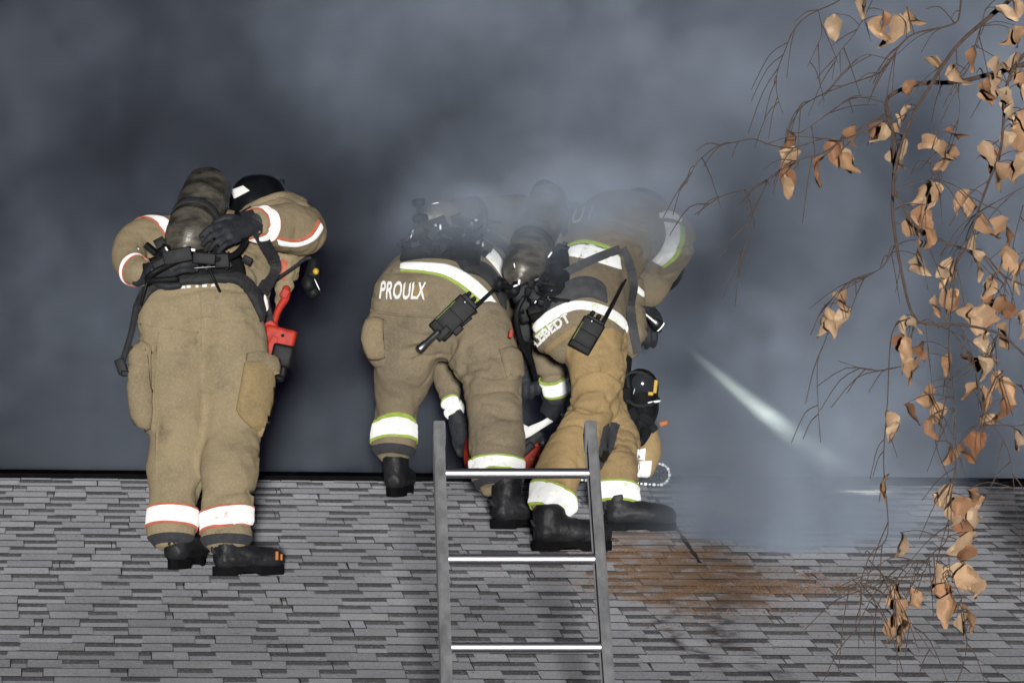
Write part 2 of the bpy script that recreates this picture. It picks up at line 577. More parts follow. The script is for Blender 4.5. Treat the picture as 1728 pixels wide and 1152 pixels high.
def shingle_mat(name, dark):
    """granules: tone differs from tab to tab; sawdust and soot stains lie on the roof where the cut was made"""
    m = bpy.data.materials.new(name)
    N, L = nodes_of(m)
    b = N['Principled BSDF']
    b.inputs['Roughness'].default_value = .95
    b.inputs['Diffuse Roughness'].default_value = 1.0
    b.inputs['Specular IOR Level'].default_value = .15
    geo = N.new('ShaderNodeNewGeometry')
    oi = N.new('ShaderNodeObjectInfo')

    def nz(sc, det, ro=.6, st=None, off=(0, 0, 0)):
        n = N.new('ShaderNodeTexNoise')
        n.inputs['Scale'].default_value = sc; n.inputs['Detail'].default_value = det; n.inputs['Roughness'].default_value = ro
        mp = N.new('ShaderNodeMapping'); mp.inputs['Scale'].default_value = st or (1, 1, 1); mp.inputs['Location'].default_value = off
        L.new(geo.outputs['Position'], mp.inputs[0]); L.new(mp.outputs[0], n.inputs['Vector'])
        return n.outputs[0]

    def ramp(s, lo, hi, a=0., c=1.):
        r = N.new('ShaderNodeMapRange'); r.interpolation_type = 'SMOOTHSTEP'
        r.inputs[1].default_value = lo; r.inputs[2].default_value = hi; r.inputs[3].default_value = a; r.inputs[4].default_value = c
        L.new(s, r.inputs[0]); return r.outputs[0]

    def math_(op, a, c):
        q = N.new('ShaderNodeMath'); q.operation = op
        for i, s in enumerate((a, c)):
            if isinstance(s, (int, float)): q.inputs[i].default_value = s
            else: L.new(s, q.inputs[i])
        return q.outputs[0]

    def mix(f, a, c, bl='MIX'):
        x = N.new('ShaderNodeMix'); x.data_type = 'RGBA'; x.blend_type = bl
        L.new(f, x.inputs[0]) if not isinstance(f, float) else setattr(x.inputs[0], 'default_value', f)
        for s, i in ((a, 6), (c, 7)):
            if isinstance(s, tuple): x.inputs[i].default_value = (*s, 1)
            else: L.new(s, x.inputs[i])
        return x.outputs[2]
    rnd = math_('FRACT', math_('ADD', geo.outputs['Random Per Island'], oi.outputs['Random']), 0.)
    r = N.new('ShaderNodeValToRGB')
    e = r.color_ramp.elements
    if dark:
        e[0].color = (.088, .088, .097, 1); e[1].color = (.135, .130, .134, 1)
        k = e.new(.5); k.color = (.11, .106, .109, 1)
    else:
        e[0].color = (.335, .342, .37, 1); e[1].color = (.46, .468, .50, 1)
        k = e.new(.4); k.color = (.38, .386, .414, 1)
        k = e.new(.62); k.color = (.39, .39, .41, 1)
        k = e.new(.8); k.color = (.43, .438, .468, 1)
    L.new(rnd, r.inputs[0])
    col = mix(ramp(nz(150, 3, .7), .42, .70, 0, .5), r.outputs[0], (.06, .06, .065))          # granule speckle
    col = mix(ramp(nz(120, 3, .65, None, (7, 3, 1)), .56, .72, 0, .7), col, (.72, .72, .75))
    col = mix(ramp(nz(1.1, 5), .42, .75, 0, .35), col, (.085, .083, .085))                     # weathering
    col = mix(ramp(nz(34, 3, .6), .66, .73, 0, .75), col, (.02, .02, .021))                     # soot flecks
    # sawdust thrown down the slope below the saw cut
    sx = N.new('ShaderNodeSeparateXYZ'); L.new(geo.outputs['Position'], sx.inputs[0])

    def bell(x, c, w):
        return math_('POWER', 2.718, math_('MULTIPLY', math_('POWER', math_('ABSOLUTE', math_('DIVIDE', math_('SUBTRACT', x, c), w), 0.), 2.0), -1.0))
    c0 = roof(1140, 955)
    c1 = roof(1330, 985)
    d1 = math_('MULTIPLY', bell(sx.outputs[0], c0.x, .30), bell(sx.outputs[1], c0.y + .05, .80))
    d2 = math_('MULTIPLY', bell(sx.outputs[0], c1.x, .42), bell(sx.outputs[1], c1.y + .05, .28))
    dd = math_('ADD', d1, math_('MULTIPLY', d2, .3))
    dn = math_('MULTIPLY', dd, ramp(nz(8, 6, .72), .32, .60, .1, 1.6))
    dn = math_('MULTIPLY', dn, ramp(nz(120, 3, .6, None, (2, 2, 2)), .3, .6, .35, 1.))
    col = mix(ramp(dn, .12, .75, 0, .88), col, (.26, .155, .082))
    # wet sooty runs below it
    c2 = roof(1270, 1060)
    ln = math_('SUBTRACT', sx.outputs[0], math_('ADD', c2.x, math_('MULTIPLY', math_('SUBTRACT', nz(1.3, 3), .5), .55)))
    s1 = math_('MULTIPLY', math_('ADD', bell(ln, .0, .045), bell(ln, -.16, .03)), bell(sx.outputs[1], c2.y, .95))
    s1 = math_('MULTIPLY', s1, ramp(nz(14, 4), .35, .62))
    col = mix(math_('MULTIPLY', s1, .8), col, (.035, .026, .022))
    L.new(col, b.inputs['Base Color'])
    bp = N.new('ShaderNodeBump'); bp.inputs['Distance'].default_value = .0012
    L.new(nz(380, 2), bp.inputs['Height']); L.new(bp.outputs[0], b.inputs['Normal'])
    return m


M['shingle'] = shingle_mat('light_granules', False)
M['shingle_dark'] = shingle_mat('dark_granules', True)
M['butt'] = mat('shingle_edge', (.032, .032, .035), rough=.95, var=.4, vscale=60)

# ------------------------------------------------------------------ ground and house
EAVE_Y, X0, X1 = -6.0, -5.5, 6.5
bm = bmesh.new()
vs_ = [bm.verts.new(v) for v in ((-160, -23.5, GROUND_Z), (160, -23.5, GROUND_Z), (160, 500, GROUND_Z), (-160, 500, GROUND_Z))]
bm.faces.new(vs_)
tag(finish(bm, 'ground', M['lawn'], smooth=False), kind='structure')

house = thing('house', (0, 0, 0), 'house with grey laminated shingle roof and black ridge vent under the firefighters', 'house')
bm = bmesh.new()
for s in (-1, 1):                                          # deck: two slabs under the shingles
    e = EAVE_Y * -s
    q = [Vector((X0, 0, -.03)), Vector((X1, 0, -.03)), Vector((X1, e, -abs(e) * SL - .03)), Vector((X0, e, -abs(e) * SL - .03))]
    a = [bm.verts.new(v) for v in q]; b = [bm.verts.new(v - Vector((0, 0, .06))) for v in q]
    bm.faces.new(a); bm.faces.new(list(reversed(b)))
    for i in range(4): bm.faces.new((a[i], b[i], b[(i + 1) % 4], a[(i + 1) % 4]))
bmesh.ops.recalc_face_normals(bm, faces=bm.faces)
deck = finish(bm, 'roof', M['underlay'], house, smooth=False)
bm = bmesh.new()
wy = -EAVE_Y - .45
for sy in (-1, 1):
    box(bm, Vector(((X0 + X1) / 2, sy * wy, (GROUND_Z - wy * SL - .1) / 2 - .06)), (X1 - X0 - .8, .14, -GROUND_Z - wy * SL - .14))
for gx in (X0 + .45, X1 - .45):
    g = [(gx, -wy + .08, GROUND_Z), (gx, wy - .08, GROUND_Z), (gx, wy - .08, -wy * SL - .14), (gx, 0, -.14), (gx, -wy + .08, -wy * SL - .14)]
    a = [bm.verts.new(v) for v in g]; b = [bm.verts.new((v[0] + .12, v[1], v[2])) for v in g]
    bm.faces.new(a); bm.faces.new(list(reversed(b)))
    for i in range(5): bm.faces.new((a[i], a[(i + 1) % 5], b[(i + 1) % 5], b[i]))
finish(bm, 'wall', M['siding'], house, smooth=False)
bm = bmesh.new()
box(bm, Vector(((X0 + X1) / 2, EAVE_Y - .015, EAVE_Y * SL - .10)), (X1 - X0, .03, .16))
finish(bm, 'fascia', M['fascia'], house, smooth=False)

# shingles: laminated strips a metre wide, random raised tabs, dark band printed between the tabs
EXPO, SW = .1435, 1.0
rs = random.Random(11)


def shingle_geo(bm, mtx, rnd):
    """one strip in (x along ridge, y up slope, z out of roof); butt edge at y=0"""
    def quad(pts, mi):
        f = bm.faces.new([bm.verts.new(mtx @ Vector(p)) for p in pts]); f.material_index = mi

    def slab(xa, xb, ya, yb, z0a, z0b, h, mi, sides=True, skew=0.):
        za, zb = z0a + h, z0b + h
        A, B = xa + skew, xb + skew
        top = [bm.verts.new(mtx @ Vector(p)) for p in ((xa, ya, za), (xb, ya, za), (B, yb, zb), (A, yb, zb))]
        lo = [bm.verts.new(mtx @ Vector(p)) for p in ((xa, ya, z0a), (xb, ya, z0a), (B, yb, z0b), (A, yb, z0b))]
        f = bm.faces.new(top); f.material_index = mi
        f = bm.faces.new((lo[0], lo[1], top[1], top[0])); f.material_index = 2
        f = bm.faces.new((lo[1], lo[2], top[2], top[1])); f.material_index = 2
        f = bm.faces.new((lo[3], lo[0], top[0], top[3])); f.material_index = 2
    w = SW - .003
    top_z, low_z = .0028, .0006
    # base strip, split in a light lower and a dark upper zone
    k = .56 + rnd.uniform(-.03, .03)
    lift = rnd.uniform(0, .0006)
    slab(0, w, 0, EXPO * k, lift, lerp(top_z, low_z, k) - top_z, top_z, 0)
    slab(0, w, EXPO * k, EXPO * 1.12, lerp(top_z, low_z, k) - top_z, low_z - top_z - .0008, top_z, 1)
    x = rnd.uniform(-.08, .06)
    while x < w - .03:
        tw = rnd.choice((.09, .12, .14, .17, .19)) + rnd.uniform(-.02, .02)
        a, b = max(0, x), min(w, x + tw)
        if b - a > .03:
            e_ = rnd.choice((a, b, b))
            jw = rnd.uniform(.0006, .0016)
            slab(e_ - jw, e_ + jw, 0, EXPO * 1.05, top_z + lift + .0004, low_z - .0008, .0009, 2)  # dark strip at the tab joint, its side shadow line put in as colour
            slab(a + .0016, b - .0016, rnd.uniform(-.002, .0015), EXPO * 1.06, top_z + lift, low_z - .0012, .0016, 0, skew=rnd.uniform(-.004, .004))
        x += tw + rnd.choice((.08, .11, .14, .17)) + rnd.uniform(-.02, .03)


VARIANTS = []
for k in range(14):
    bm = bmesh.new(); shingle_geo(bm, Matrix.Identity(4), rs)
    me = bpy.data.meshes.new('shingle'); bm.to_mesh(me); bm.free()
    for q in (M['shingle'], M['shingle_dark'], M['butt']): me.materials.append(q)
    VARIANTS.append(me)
TILT = Matrix.Rotation(math.radians(18.43), 4, 'X')
n_course = int(-EAVE_Y / math.cos(math.radians(18.43)) / EXPO)
rest = bmesh.new()
n_ind = 0
for c in range(n_course):
    s = (c + 1) * EXPO + .008                             # slope distance of the butt below the ridge
    o = Vector((0, 0, -.026)) - ROOF_UP * s
    x = X0 - rs.random() * SW
    x += .37 * c % SW
    while x < X1:
        p = o + Vector((x, 0, 0))
        vis = False
        for q in (0, SW):
            v = p + Vector((q, 0, 0)) - CAM
            z = v.dot(FW)
            sx_, sy_ = 864 + FOC * v.dot(RT) / z, 576 - FOC * v.dot(UP) / z
            if -10 < sx_ < 1738 and sy_ < 1185: vis = True
        if vis:
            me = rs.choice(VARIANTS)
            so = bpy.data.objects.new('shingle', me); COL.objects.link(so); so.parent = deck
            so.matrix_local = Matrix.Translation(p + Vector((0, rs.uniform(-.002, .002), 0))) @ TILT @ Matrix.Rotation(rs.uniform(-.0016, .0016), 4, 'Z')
            n_ind += 1
        else:
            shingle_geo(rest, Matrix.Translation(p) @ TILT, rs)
        x += SW
    pb = Vector((0, 0, -.026)) + Vector((0, math.cos(math.radians(18.43)), -math.sin(math.radians(18.43)))) * s
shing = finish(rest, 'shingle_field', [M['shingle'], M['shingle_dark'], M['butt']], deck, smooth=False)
shing['kind'] = 'stuff'
bm = bmesh.new()                                           # far slope, plain courses, never in view from here
TB = Matrix.Rotation(math.pi, 4, 'Z') @ TILT
for c in range(n_course):
    s = (c + 1) * EXPO + .045
    p = Vector((0, 0, -.026)) + Vector((0, math.cos(math.radians(18.43)), -math.sin(math.radians(18.43)))) * s
    x = X0 + SW
    while x < X1 + SW:
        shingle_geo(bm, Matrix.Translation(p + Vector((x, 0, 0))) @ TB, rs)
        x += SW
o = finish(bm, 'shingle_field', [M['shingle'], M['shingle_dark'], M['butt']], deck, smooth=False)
o['kind'] = 'stuff'

# ridge vent with a row of dark cap shingles
bm = bmesh.new()
for sy in (-1, 1):
    q = [(-.012 * 0, .0), ]
    box(bm, Vector(((X0 + X1) / 2, sy * .052, -.036)), (X1 - X0, .10, .030), Matrix.Rotation(-sy * math.radians(18.43), 3, 'X'))
rv = finish(bm, 'ridge_vent', M['black_vent'], house, smooth=False)
CAPS = []
for k in range(4):
    bm = bmesh.new()
    h = rs.uniform(.004, .007)
    w = .115
    sec = [(-w, -.012 - w * SL), (-.02, .000), (.02, .000), (w, -.012 - w * SL)]
    L0 = [bm.verts.new((0, y, z)) for y, z in sec]; L1 = [bm.verts.new((.19, y, z - .005)) for y, z in sec]
    T0 = [bm.verts.new((0, y * 1.01, z + h)) for y, z in sec]; T1 = [bm.verts.new((.19, y * 1.01, z + .001)) for y, z in sec]
    for i in range(3):
        bm.faces.new((T0[i], T0[i + 1], T1[i + 1], T1[i]))
        bm.faces.new((L0[i], T0[i], T0[i + 1], L0[i + 1])) if 0 else bm.faces.new((L0[i], L0[i + 1], T0[i + 1], T0[i]))
    bm.faces.new((L0[0], T0[0], T1[0], L1[0])); bm.faces.new((L0[3], L1[3], T1[3], T0[3]))
    bmesh.ops.recalc_face_normals(bm, faces=bm.faces)
    me = bpy.data.meshes.new('ridge_cap'); bm.to_mesh(me); bm.free(); me.materials.append(M['cap'])
    CAPS.append(me)
x = X0
while x < X1 - .1:
    o = bpy.data.objects.new('ridge_cap', rs.choice(CAPS)); COL.objects.link(o); o.parent = rv
    o.location = (x, 0, -.020 + rs.uniform(-.0015, .002)); o.rotation_euler = (0, rs.uniform(-.006, .006), rs.uniform(-.01, .01))
    x += .135

# saw cut running up the slope beside the crew, and what the saw threw out
bm = bmesh.new()
ka, kb = roof(1106, 832, .0), roof(1182, 941, .0)
kx = (ka.x + kb.x) / 2
random.seed(3)
nk = 26
L_, R_ = [], []
for i in range(nk + 1):
    t = i / nk
    p = Vector((lerp(ka.x, kb.x, t), lerp(ka.y, kb.y, t), 0)); p.z = p.y * SL - .026
    w = .007 + random.uniform(-.004, .004)
    L_.append(bm.verts.new(p + ROOF_N * .0085 + Vector((-w, 0, 0)))); R_.append(bm.verts.new(p + ROOF_N * .0085 + Vector((w, 0, 0))))
for i in range(nk): bm.faces.new((L_[i], L_[i + 1], R_[i + 1], R_[i]))
finish(bm, 'saw_cut', M['kerf'], deck, smooth=False)

bm = bmesh.new()
for i in range(9000):
    if random.random() < .62:
        c = roof(1140, 955); p = Vector((random.gauss(c.x, .22), random.gauss(c.y + .05, .55), 0))
    else:
        c = roof(1330, 985); p = Vector((random.gauss(c.x, .33), random.gauss(c.y + .05, .2), 0))
    if p.y > -.35: continue
    if noise.noise(p * 4.0) + noise.noise(p * 11) * .6 < -.05: continue
    p.z = p.y * SL - .026 + .003
    s = random.uniform(.0012, .0036)
    q = Matrix.Translation(p + ROOF_N * .003) @ Matrix.Rotation(random.uniform(0, 6.3), 4, 'Z') @ Matrix.Rotation(random.uniform(-.6, .9), 4, 'X')
    v = [bm.verts.new(q @ Vector(k)) for k in ((-s, -s * .5, 0), (s, -s * .6, 0), (s * .8, s * .6, .001), (0, 0, s * 1.1))]
    bm.faces.new((v[0], v[1], v[2])); bm.faces.new((v[0], v[1], v[3])); bm.faces.new((v[1], v[2], v[3])); bm.faces.new((v[2], v[0], v[3]))
sdust = finish(bm, 'sawdust', M['sawdust'], smooth=False)
tag(sdust, 'orange sawdust scattered over the grey shingles below the saw cut', 'sawdust', kind='stuff')

# ------------------------------------------------------------------ ladder
lt, lb = at(746, 727, -5.50), at(760, 1160, -5.98)
rt_, rb_ = at(990, 727, -5.50), at(1020, 1160, -5.98)
kdown = (lb.z - GROUND_Z) / (lt.z - lb.z)
lg, rg = lb + (lb - lt) * kdown, rb_ + (rb_ - rt_) * kdown
ladder = thing('ladder', (lg + rg) / 2, 'dull aluminium extension ladder with bright round rungs leaning on the roof edge', 'ladder')
LB = ladder.location.copy()
LN = (rt_ - lt).cross(lt - lb).normalized()
if LN.y > 0: LN = -LN                                      # faces the camera
for top, gnd, sgn in ((lt, lg, -1), (rt_, rg, 1)):
    ax = (top - gnd).normalized()
    side = ax.cross(LN).normalized() if sgn < 0 else -ax.cross(LN).normalized()
    if side.dot(RT) * sgn < 0: side = -side                # outward
    bm = bmesh.new()
    ln = (top - gnd).length
    # channel section: web outside, two flanges pointing inwards
    sec = [(-.004, -.038), (.020, -.038), (.026, -.030), (.026, .030), (.020, .038), (-.004, .038), (-.004, .032), (.018, .028), (.018, -.028), (-.004, -.032)]
    r0 = [bm.verts.new(gnd + side * a + LN * b) for a, b in sec]
    r1 = [bm.verts.new(gnd + ax * (ln - .045) + side * a + LN * b) for a, b in sec]
    nn = len(sec)
    for i in range(nn): bm.faces.new((r0[i], r0[(i + 1) % nn], r1[(i + 1) % nn], r1[i]))
    bm.faces.new(r0); bm.faces.new(list(reversed(r1)))
    bmesh.ops.recalc_face_normals(bm, faces=bm.faces)
    rail = finish(bm, 'rail', M['alu'], ladder, smooth=False, base=LB)
    bm = bmesh.new()
    box(bm, gnd + ax * (ln - .022) + side * .009, (.034, .064, .07), frame(side, ax), .006)
    finish(bm, 'end_cap', M['alu'], rail, base=LB)
d_l = (lt - lg).normalized(); d_r = (rt_ - rg).normalized()


def on_line(a, d, py):
    best = None
    for k in range(4000):
        p = a + d * (k * .0015)
        v = p - CAM
        y = 576 - FOC * v.dot(UP) / v.dot(FW)
        if best is None or abs(y - py) < best[0]: best = (abs(y - py), p)
    return best[1]


r1p, r3p = on_line(lg, d_l, 798), on_line(lg, d_l, 1091)
step = (r1p - r3p).length / 2
a = (r1p - lg).length
s0 = a
while s0 > .25:
    t = s0 / (lt - lg).length
    pl, pr = lerp(lg, lt, t), lerp(rg, rt_, t)
    bm = bmesh.new()
    sd_ = (pr - pl).normalized()
    tube(bm, [(pl - sd_ * .001, .0145), (pr + sd_ * .001, .0145)], seg=20, sub=1, rnd=0, caps=False)
    rung = finish(bm, 'rung', M['alu_rung'], ladder, base=LB)
    s0 -= step

# ------------------------------------------------------------------ people
def head_shapes(bm, c, up, fwd):
    up = up.normalized(); sd = fwd.cross(up).normalized(); fwd = up.cross(sd).normalized()
    rot = Matrix(((sd.x, fwd.x, up.x), (sd.y, fwd.y, up.y), (sd.z, fwd.z, up.z)))
    ball(bm, c, .074, .094, .108, rot)
    ball(bm, c - up * .06 + fwd * .03, .056, .062, .062, rot)            # jaw
    ball(bm, c - up * .012 + fwd * .098, .014, .020, .024, rot, 10)      # nose
    ball(bm, c - up * .055 + fwd * .084, .024, .014, .010, rot, 10)      # lips
    ball(bm, c + up * .022 + fwd * .080, .050, .016, .010, rot, 10)      # brow
    for s in (-1, 1):
        ball(bm, c + sd * (.075 * s) - up * .005, .012, .024, .034, rot, 10)
        ball(bm, c + sd * (.030 * s) + fwd * .083 + up * .004, .014, .012, .010, rot, 10)
    tube(bm, [(c - up * .02 - fwd * .01, .054), (c - up * .19 - fwd * .03, .062)], sub=1)


def shrink(ch, k, add=0.):
    return [(p, a * k, b * k) for p, a, b in ch]


def person(base, label, tro, coat, head, mt, mc, seed, hands, fold=.011):
    bm = bmesh.new()
    for ch in tro + coat: tube(bm, shrink(ch, .62))
    hc, hup, hf = head
    head_shapes(bm, hc, hup, hf)
    for w, h in hands: tube(bm, [(w, .024, .022), (lerp(w, h, .6), .022, .011)], sub=1)
    body = sculpt(bm, .014, 4)
    root = link(rebase(body, base), 'person', M['skin'])
    root.location = base
    tag(root, label, 'person', 'firefighters in turnout gear on the roof')
    bm = bmesh.new()
    for ch in tro: tube(bm, ch, seg=16)
    tm = sculpt(bm, .0095, 7, fold, seed)
    bm = bmesh.new()
    for ch in coat: tube(bm, ch, seg=16)
    cm = sculpt(bm, .0095, 7, fold * .75, seed + 3)
    P = {'root': root, 'base': base, 'tm': tm.copy(), 'cm': cm.copy(), 'bt': bvh_of(tm), 'bc': bvh_of(cm)}
    nv = len(tm.vertices)
    P['ba'] = BVHTree.FromPolygons([v.co.copy() for v in tm.vertices] + [v.co.copy() for v in cm.vertices], [tuple(p.vertices) for p in tm.polygons] + [tuple(i + nv for i in p.vertices) for p in cm.polygons])
    P['tro'] = link(rebase(tm, base), 'trousers', mt, root)
    P['coat'] = link(rebase(cm, base), 'coat', mc, root)
    return P


def leg_band(P, which, c, n, hw, reach, trim_mat, trim=.3):
    bm = ring_band(P['tm' if which == 'tro' else 'cm'], c, n, hw, reach, trim=trim)
    finish(bm, 'reflective_band', [M['tape_lime'] if trim_mat is M['lime'] else M['tape_orange'], trim_mat], P[which], base=P['base'])


def dark_cuff(P, which, c, n, hw, reach, off=.004):
    bm = ring_band(P['tm' if which == 'tro' else 'cm'], c, n, hw, reach, off=off)
    finish(bm, 'cuff_trim', M['cuff'], P[which], base=P['base'])


def strip(P, which, rows, Y, name, m, thick=.007, n_u=26, n_v=4, edge=.12):
    bm = patch(P['bt' if which == 'tro' else 'bc'], rows, Y, thick, n_u, n_v, edge)
    return finish(bm, name, m, P[which], base=P['base'])


def letters(P, which, txt, line, h, Y, **k):
    bm = lettering(txt, P['bt' if which == 'tro' else 'bc'], line, h, Y, **k)
    return finish(bm, 'lettering', M['white'], P[which], smooth=False, base=P['base'])


def boot(P, heel, heading, lean=0., shaft=.26, tip=0., spot=False, size=1.0):
    """heel: point on the roof under the back of the heel; heading 0 = toe up the slope, + = towards the left"""
    up = (ROOF_N * .75 + Vector((0, 0, 1)) * .25).normalized()
    fwd = Vector((-math.sin(heading), math.cos(heading), 0))
    fwd = (fwd - up * fwd.dot(up)).normalized()
    sd = fwd.cross(up)
    R = Matrix(((sd.x, fwd.x, up.x), (sd.y, fwd.y, up.y), (sd.z, fwd.z, up.z))) @ Matrix.Rotation(tip, 3, 'X')
    mtx = Matrix.Translation(heel - up * .004) @ R.to_4x4() @ Matrix.Scale(size, 4)
    bm = bmesh.new()
    V = lambda *a: Vector(a)
    X_ = Vector((1, 0, 0))
    vz = R.transposed() @ Vector((0, 0, 1))
    an = V(0, .066, .06)
    tube(bm, [(an + vz * (shaft - .06), .058, .060), (an + vz * (shaft - .06) * .6, .053, .057), (an + vz * .03, .049, .056), (an, .044, .056)], ref=X_)
    tube(bm, [(V(0, .038, .060), .044, .044), (V(0, .11, .070), .048, .052), (V(0, .18, .062), .053, .046), (V(0, .235, .058), .050, .044), (V(0, .268, .054), .040, .036)], ref=X_)
    me = sculpt(bm, .0075, 5, .005, 2 + heading, (8, 8, 14))
    me.transform(mtx)
    o = link(rebase(me, P['base']), 'boot', M['rubber'], P['root'])
    bm = bmesh.new()
    out = []
    for k in range(28):
        a = 2 * math.pi * k / 28
        y = .148 - .143 * math.cos(a)
        w = .038 + .010 * math.sin((y - .02) / .3 * math.pi) - (.012 if .10 < y < .17 else 0)
        out.append((w * math.sin(a) * (1.15 if abs(math.sin(a)) < .6 else 1.), y))
    lo = [bm.verts.new((x, y, .0 if (y < .095 or y > .15) else .014)) for x, y in out]
    hi = [bm.verts.new((x * 1.04, .148 + (y - .148) * 1.0, .034)) for x, y in out]
    bm.faces.new(hi); bm.faces.new(list(reversed(lo)))
    for k in range(28): bm.faces.new((lo[k], lo[(k + 1) % 28], hi[(k + 1) % 28], hi[k]))
    bmesh.ops.recalc_face_normals(bm, faces=bm.faces)
    bmesh.ops.transform(bm, matrix=mtx, verts=bm.verts)
    finish(bm, 'sole', M['sole'], o, smooth=False, base=P['base'])
    bm = bmesh.new()                                        # pull loop at the back of the shaft
    tube(bm, [(mtx @ V(-.012, .012, .085), .005, .003), (mtx @ V(0, .002, .105), .005, .003), (mtx @ V(.012, .012, .085), .005, .003)], seg=6)
    finish(bm, 'pull_loop', M['black_web'], o, base=P['base'])
    if spot:
        bm = bmesh.new()
        box(bm, mtx @ V(.049, .242, .074), (.010, .010, .030), R, .002)
        box(bm, mtx @ V(.044, .262, .068), (.010, .007, .022), R, .002)
        finish(bm, 'toe_mark', M['tan_tag'], o, base=P['base'])
    return o


def glove(P, wrist, d, back, thumb, curl=.5, size=1.12):
    """wrist point, finger direction, back-of-hand normal, thumb side +1/-1"""
    y = d.normalized(); z = (back - y * back.dot(y)).normalized(); x = y.cross(z) * thumb
    W = lambda a, b, c: wrist + (x * a + y * b + z * c) * size
    bm = bmesh.new()
    tube(bm, [(W(0, -.05, 0), .030, .026), (W(0, -.02, 0), .031, .026), (W(0, 0, 0), .033, .026)], ref=x)
    tube(bm, [(W(0, -.005, 0), .034, .026), (W(0, .045, 0), .043, .022), (W(0, .095, 0), .044, .018)], ref=x)
    for i, (ox, ln) in enumerate(((.034, .074), (.011, .084), (-.012, .078), (-.034, .062))):
        p = Vector((ox, .092, 0)); a = curl * (.7 + .08 * i)
        pts = [(W(ox, .070, 0), .0115)]
        ang = a * .5
        for k in range(3):
            seg = ln * (.42, .32, .26)[k]
            p = p + Vector((0, math.cos(ang), -math.sin(ang))) * seg
            pts.append((W(*p), .0112 - .0008 * k))
            ang += a
        tube(bm, pts, seg=8, sub=3)
    tube(bm, [(W(.030, .018, -.004), .015), (W(.056, .050, -.014), .0145), (W(.060, .084, -.026 - .02 * curl), .0125)], seg=8, sub=3)
    me = sculpt(bm, .0052, 2, .003, 5, (12, 12, 12))
    return link(rebase(me, P['base']), 'glove', M['glove'], P['root'])


def helmet(P, c, up, fwd, sticker=None):
    up = up.normalized(); sd = fwd.cross(up).normalized(); fwd = up.cross(sd).normalized()
    R = Matrix(((sd.x, fwd.x, up.x), (sd.y, fwd.y, up.y), (sd.z, fwd.z, up.z)))
    mtx = Matrix.Translation(c) @ R.to_4x4()
    bm = bmesh.new()
    seg = 40
    prof = [(1., -.035), (1., .0), (.97, .04), (.88, .075), (.72, .105), (.48, .125), (.22, .133)]
    rings = []
    for s, z in prof:
        rings.append([bm.verts.new((.112 * s * math.cos(a) * (1 + .035 * abs(math.cos(4 * a)) ** 8), .140 * s * math.sin(a) * (1 + .035 * abs(math.cos(4 * a)) ** 8), z))
                      for a in [2 * math.pi * k / seg for k in range(seg)]])
    brim = []
    for ro, z in ((1.02, -.030), (1.0, -.042)):
        r = []
        for k in range(seg):
            a = 2 * math.pi * k / seg
            ex = .028 + (.085 * max(0, -math.sin(a)) ** 2) + .018 * max(0, math.sin(a))
            r.append(bm.verts.new(((.112 + ex * .8) * ro * math.cos(a), (.140 + ex) * ro * math.sin(a), z - .035 * max(0, -math.sin(a)) ** 2 - .008)))
        brim.append(r)
    allr = [brim[1], brim[0]] + rings
    for A, B in zip(allr[:-1], allr[1:]):
        for k in range(seg): bm.faces.new((A[k], A[(k + 1) % seg], B[(k + 1) % seg], B[k]))
    bm.faces.new(rings[-1])
    bm.faces.new(list(reversed(brim[1])))
    bmesh.ops.recalc_face_normals(bm, faces=bm.faces)
    me = bpy.data.meshes.new('helmet'); bmesh.ops.transform(bm, matrix=mtx, verts=bm.verts); bm.to_mesh(me)
    bv = BVHTree.FromBMesh(bm); bm.free()
    o = link(rebase(me, P['base']), 'helmet', M['helmet'], P['root'])
    bm = bmesh.new()
    box(bm, mtx @ Vector((0, .146, .055)), (.10, .012, .12), R @ Matrix.Rotation(-.25, 3, 'X'), .005)
    finish(bm, 'front_shield', M['black_plastic'], o, base=P['base'])
    for q in (sticker or []):
        finish(patch(bv, q, c.y, .004, 6, 4, .0), 'sticker', M['white'], o, base=P['base'])
    # breathing mask over the face
    bm = bmesh.new()
    fc = c - up * .10 + fwd * .05
    ball(bm, fc, .078, .085, .098, R)
    ball(bm, fc + fwd * .08 - up * .05, .038, .036, .036, R)
    finish(bm, 'face_mask', M['lens'], P['root'], base=P['base'])
    return o


def lathe(bm, a, b, prof, seg=28, mat=0):
    ax = (b - a).normalized(); L = (b - a).length
    u = ax.orthogonal().normalized(); v = ax.cross(u)
    rings = [[bm.verts.new(a + ax * (t * L) + (u * math.cos(2 * math.pi * k / seg) + v * math.sin(2 * math.pi * k / seg)) * r) for k in range(seg)] for t, r in prof]
    for A, B in zip(rings[:-1], rings[1:]):
        for k in range(seg):
            f = bm.faces.new((A[k], A[(k + 1) % seg], B[(k + 1) % seg], B[k])); f.material_index = mat
    bm.faces.new(list(reversed(rings[0]))); bm.faces.new(rings[-1])
    bmesh.ops.recalc_face_normals(bm, faces=bm.faces)


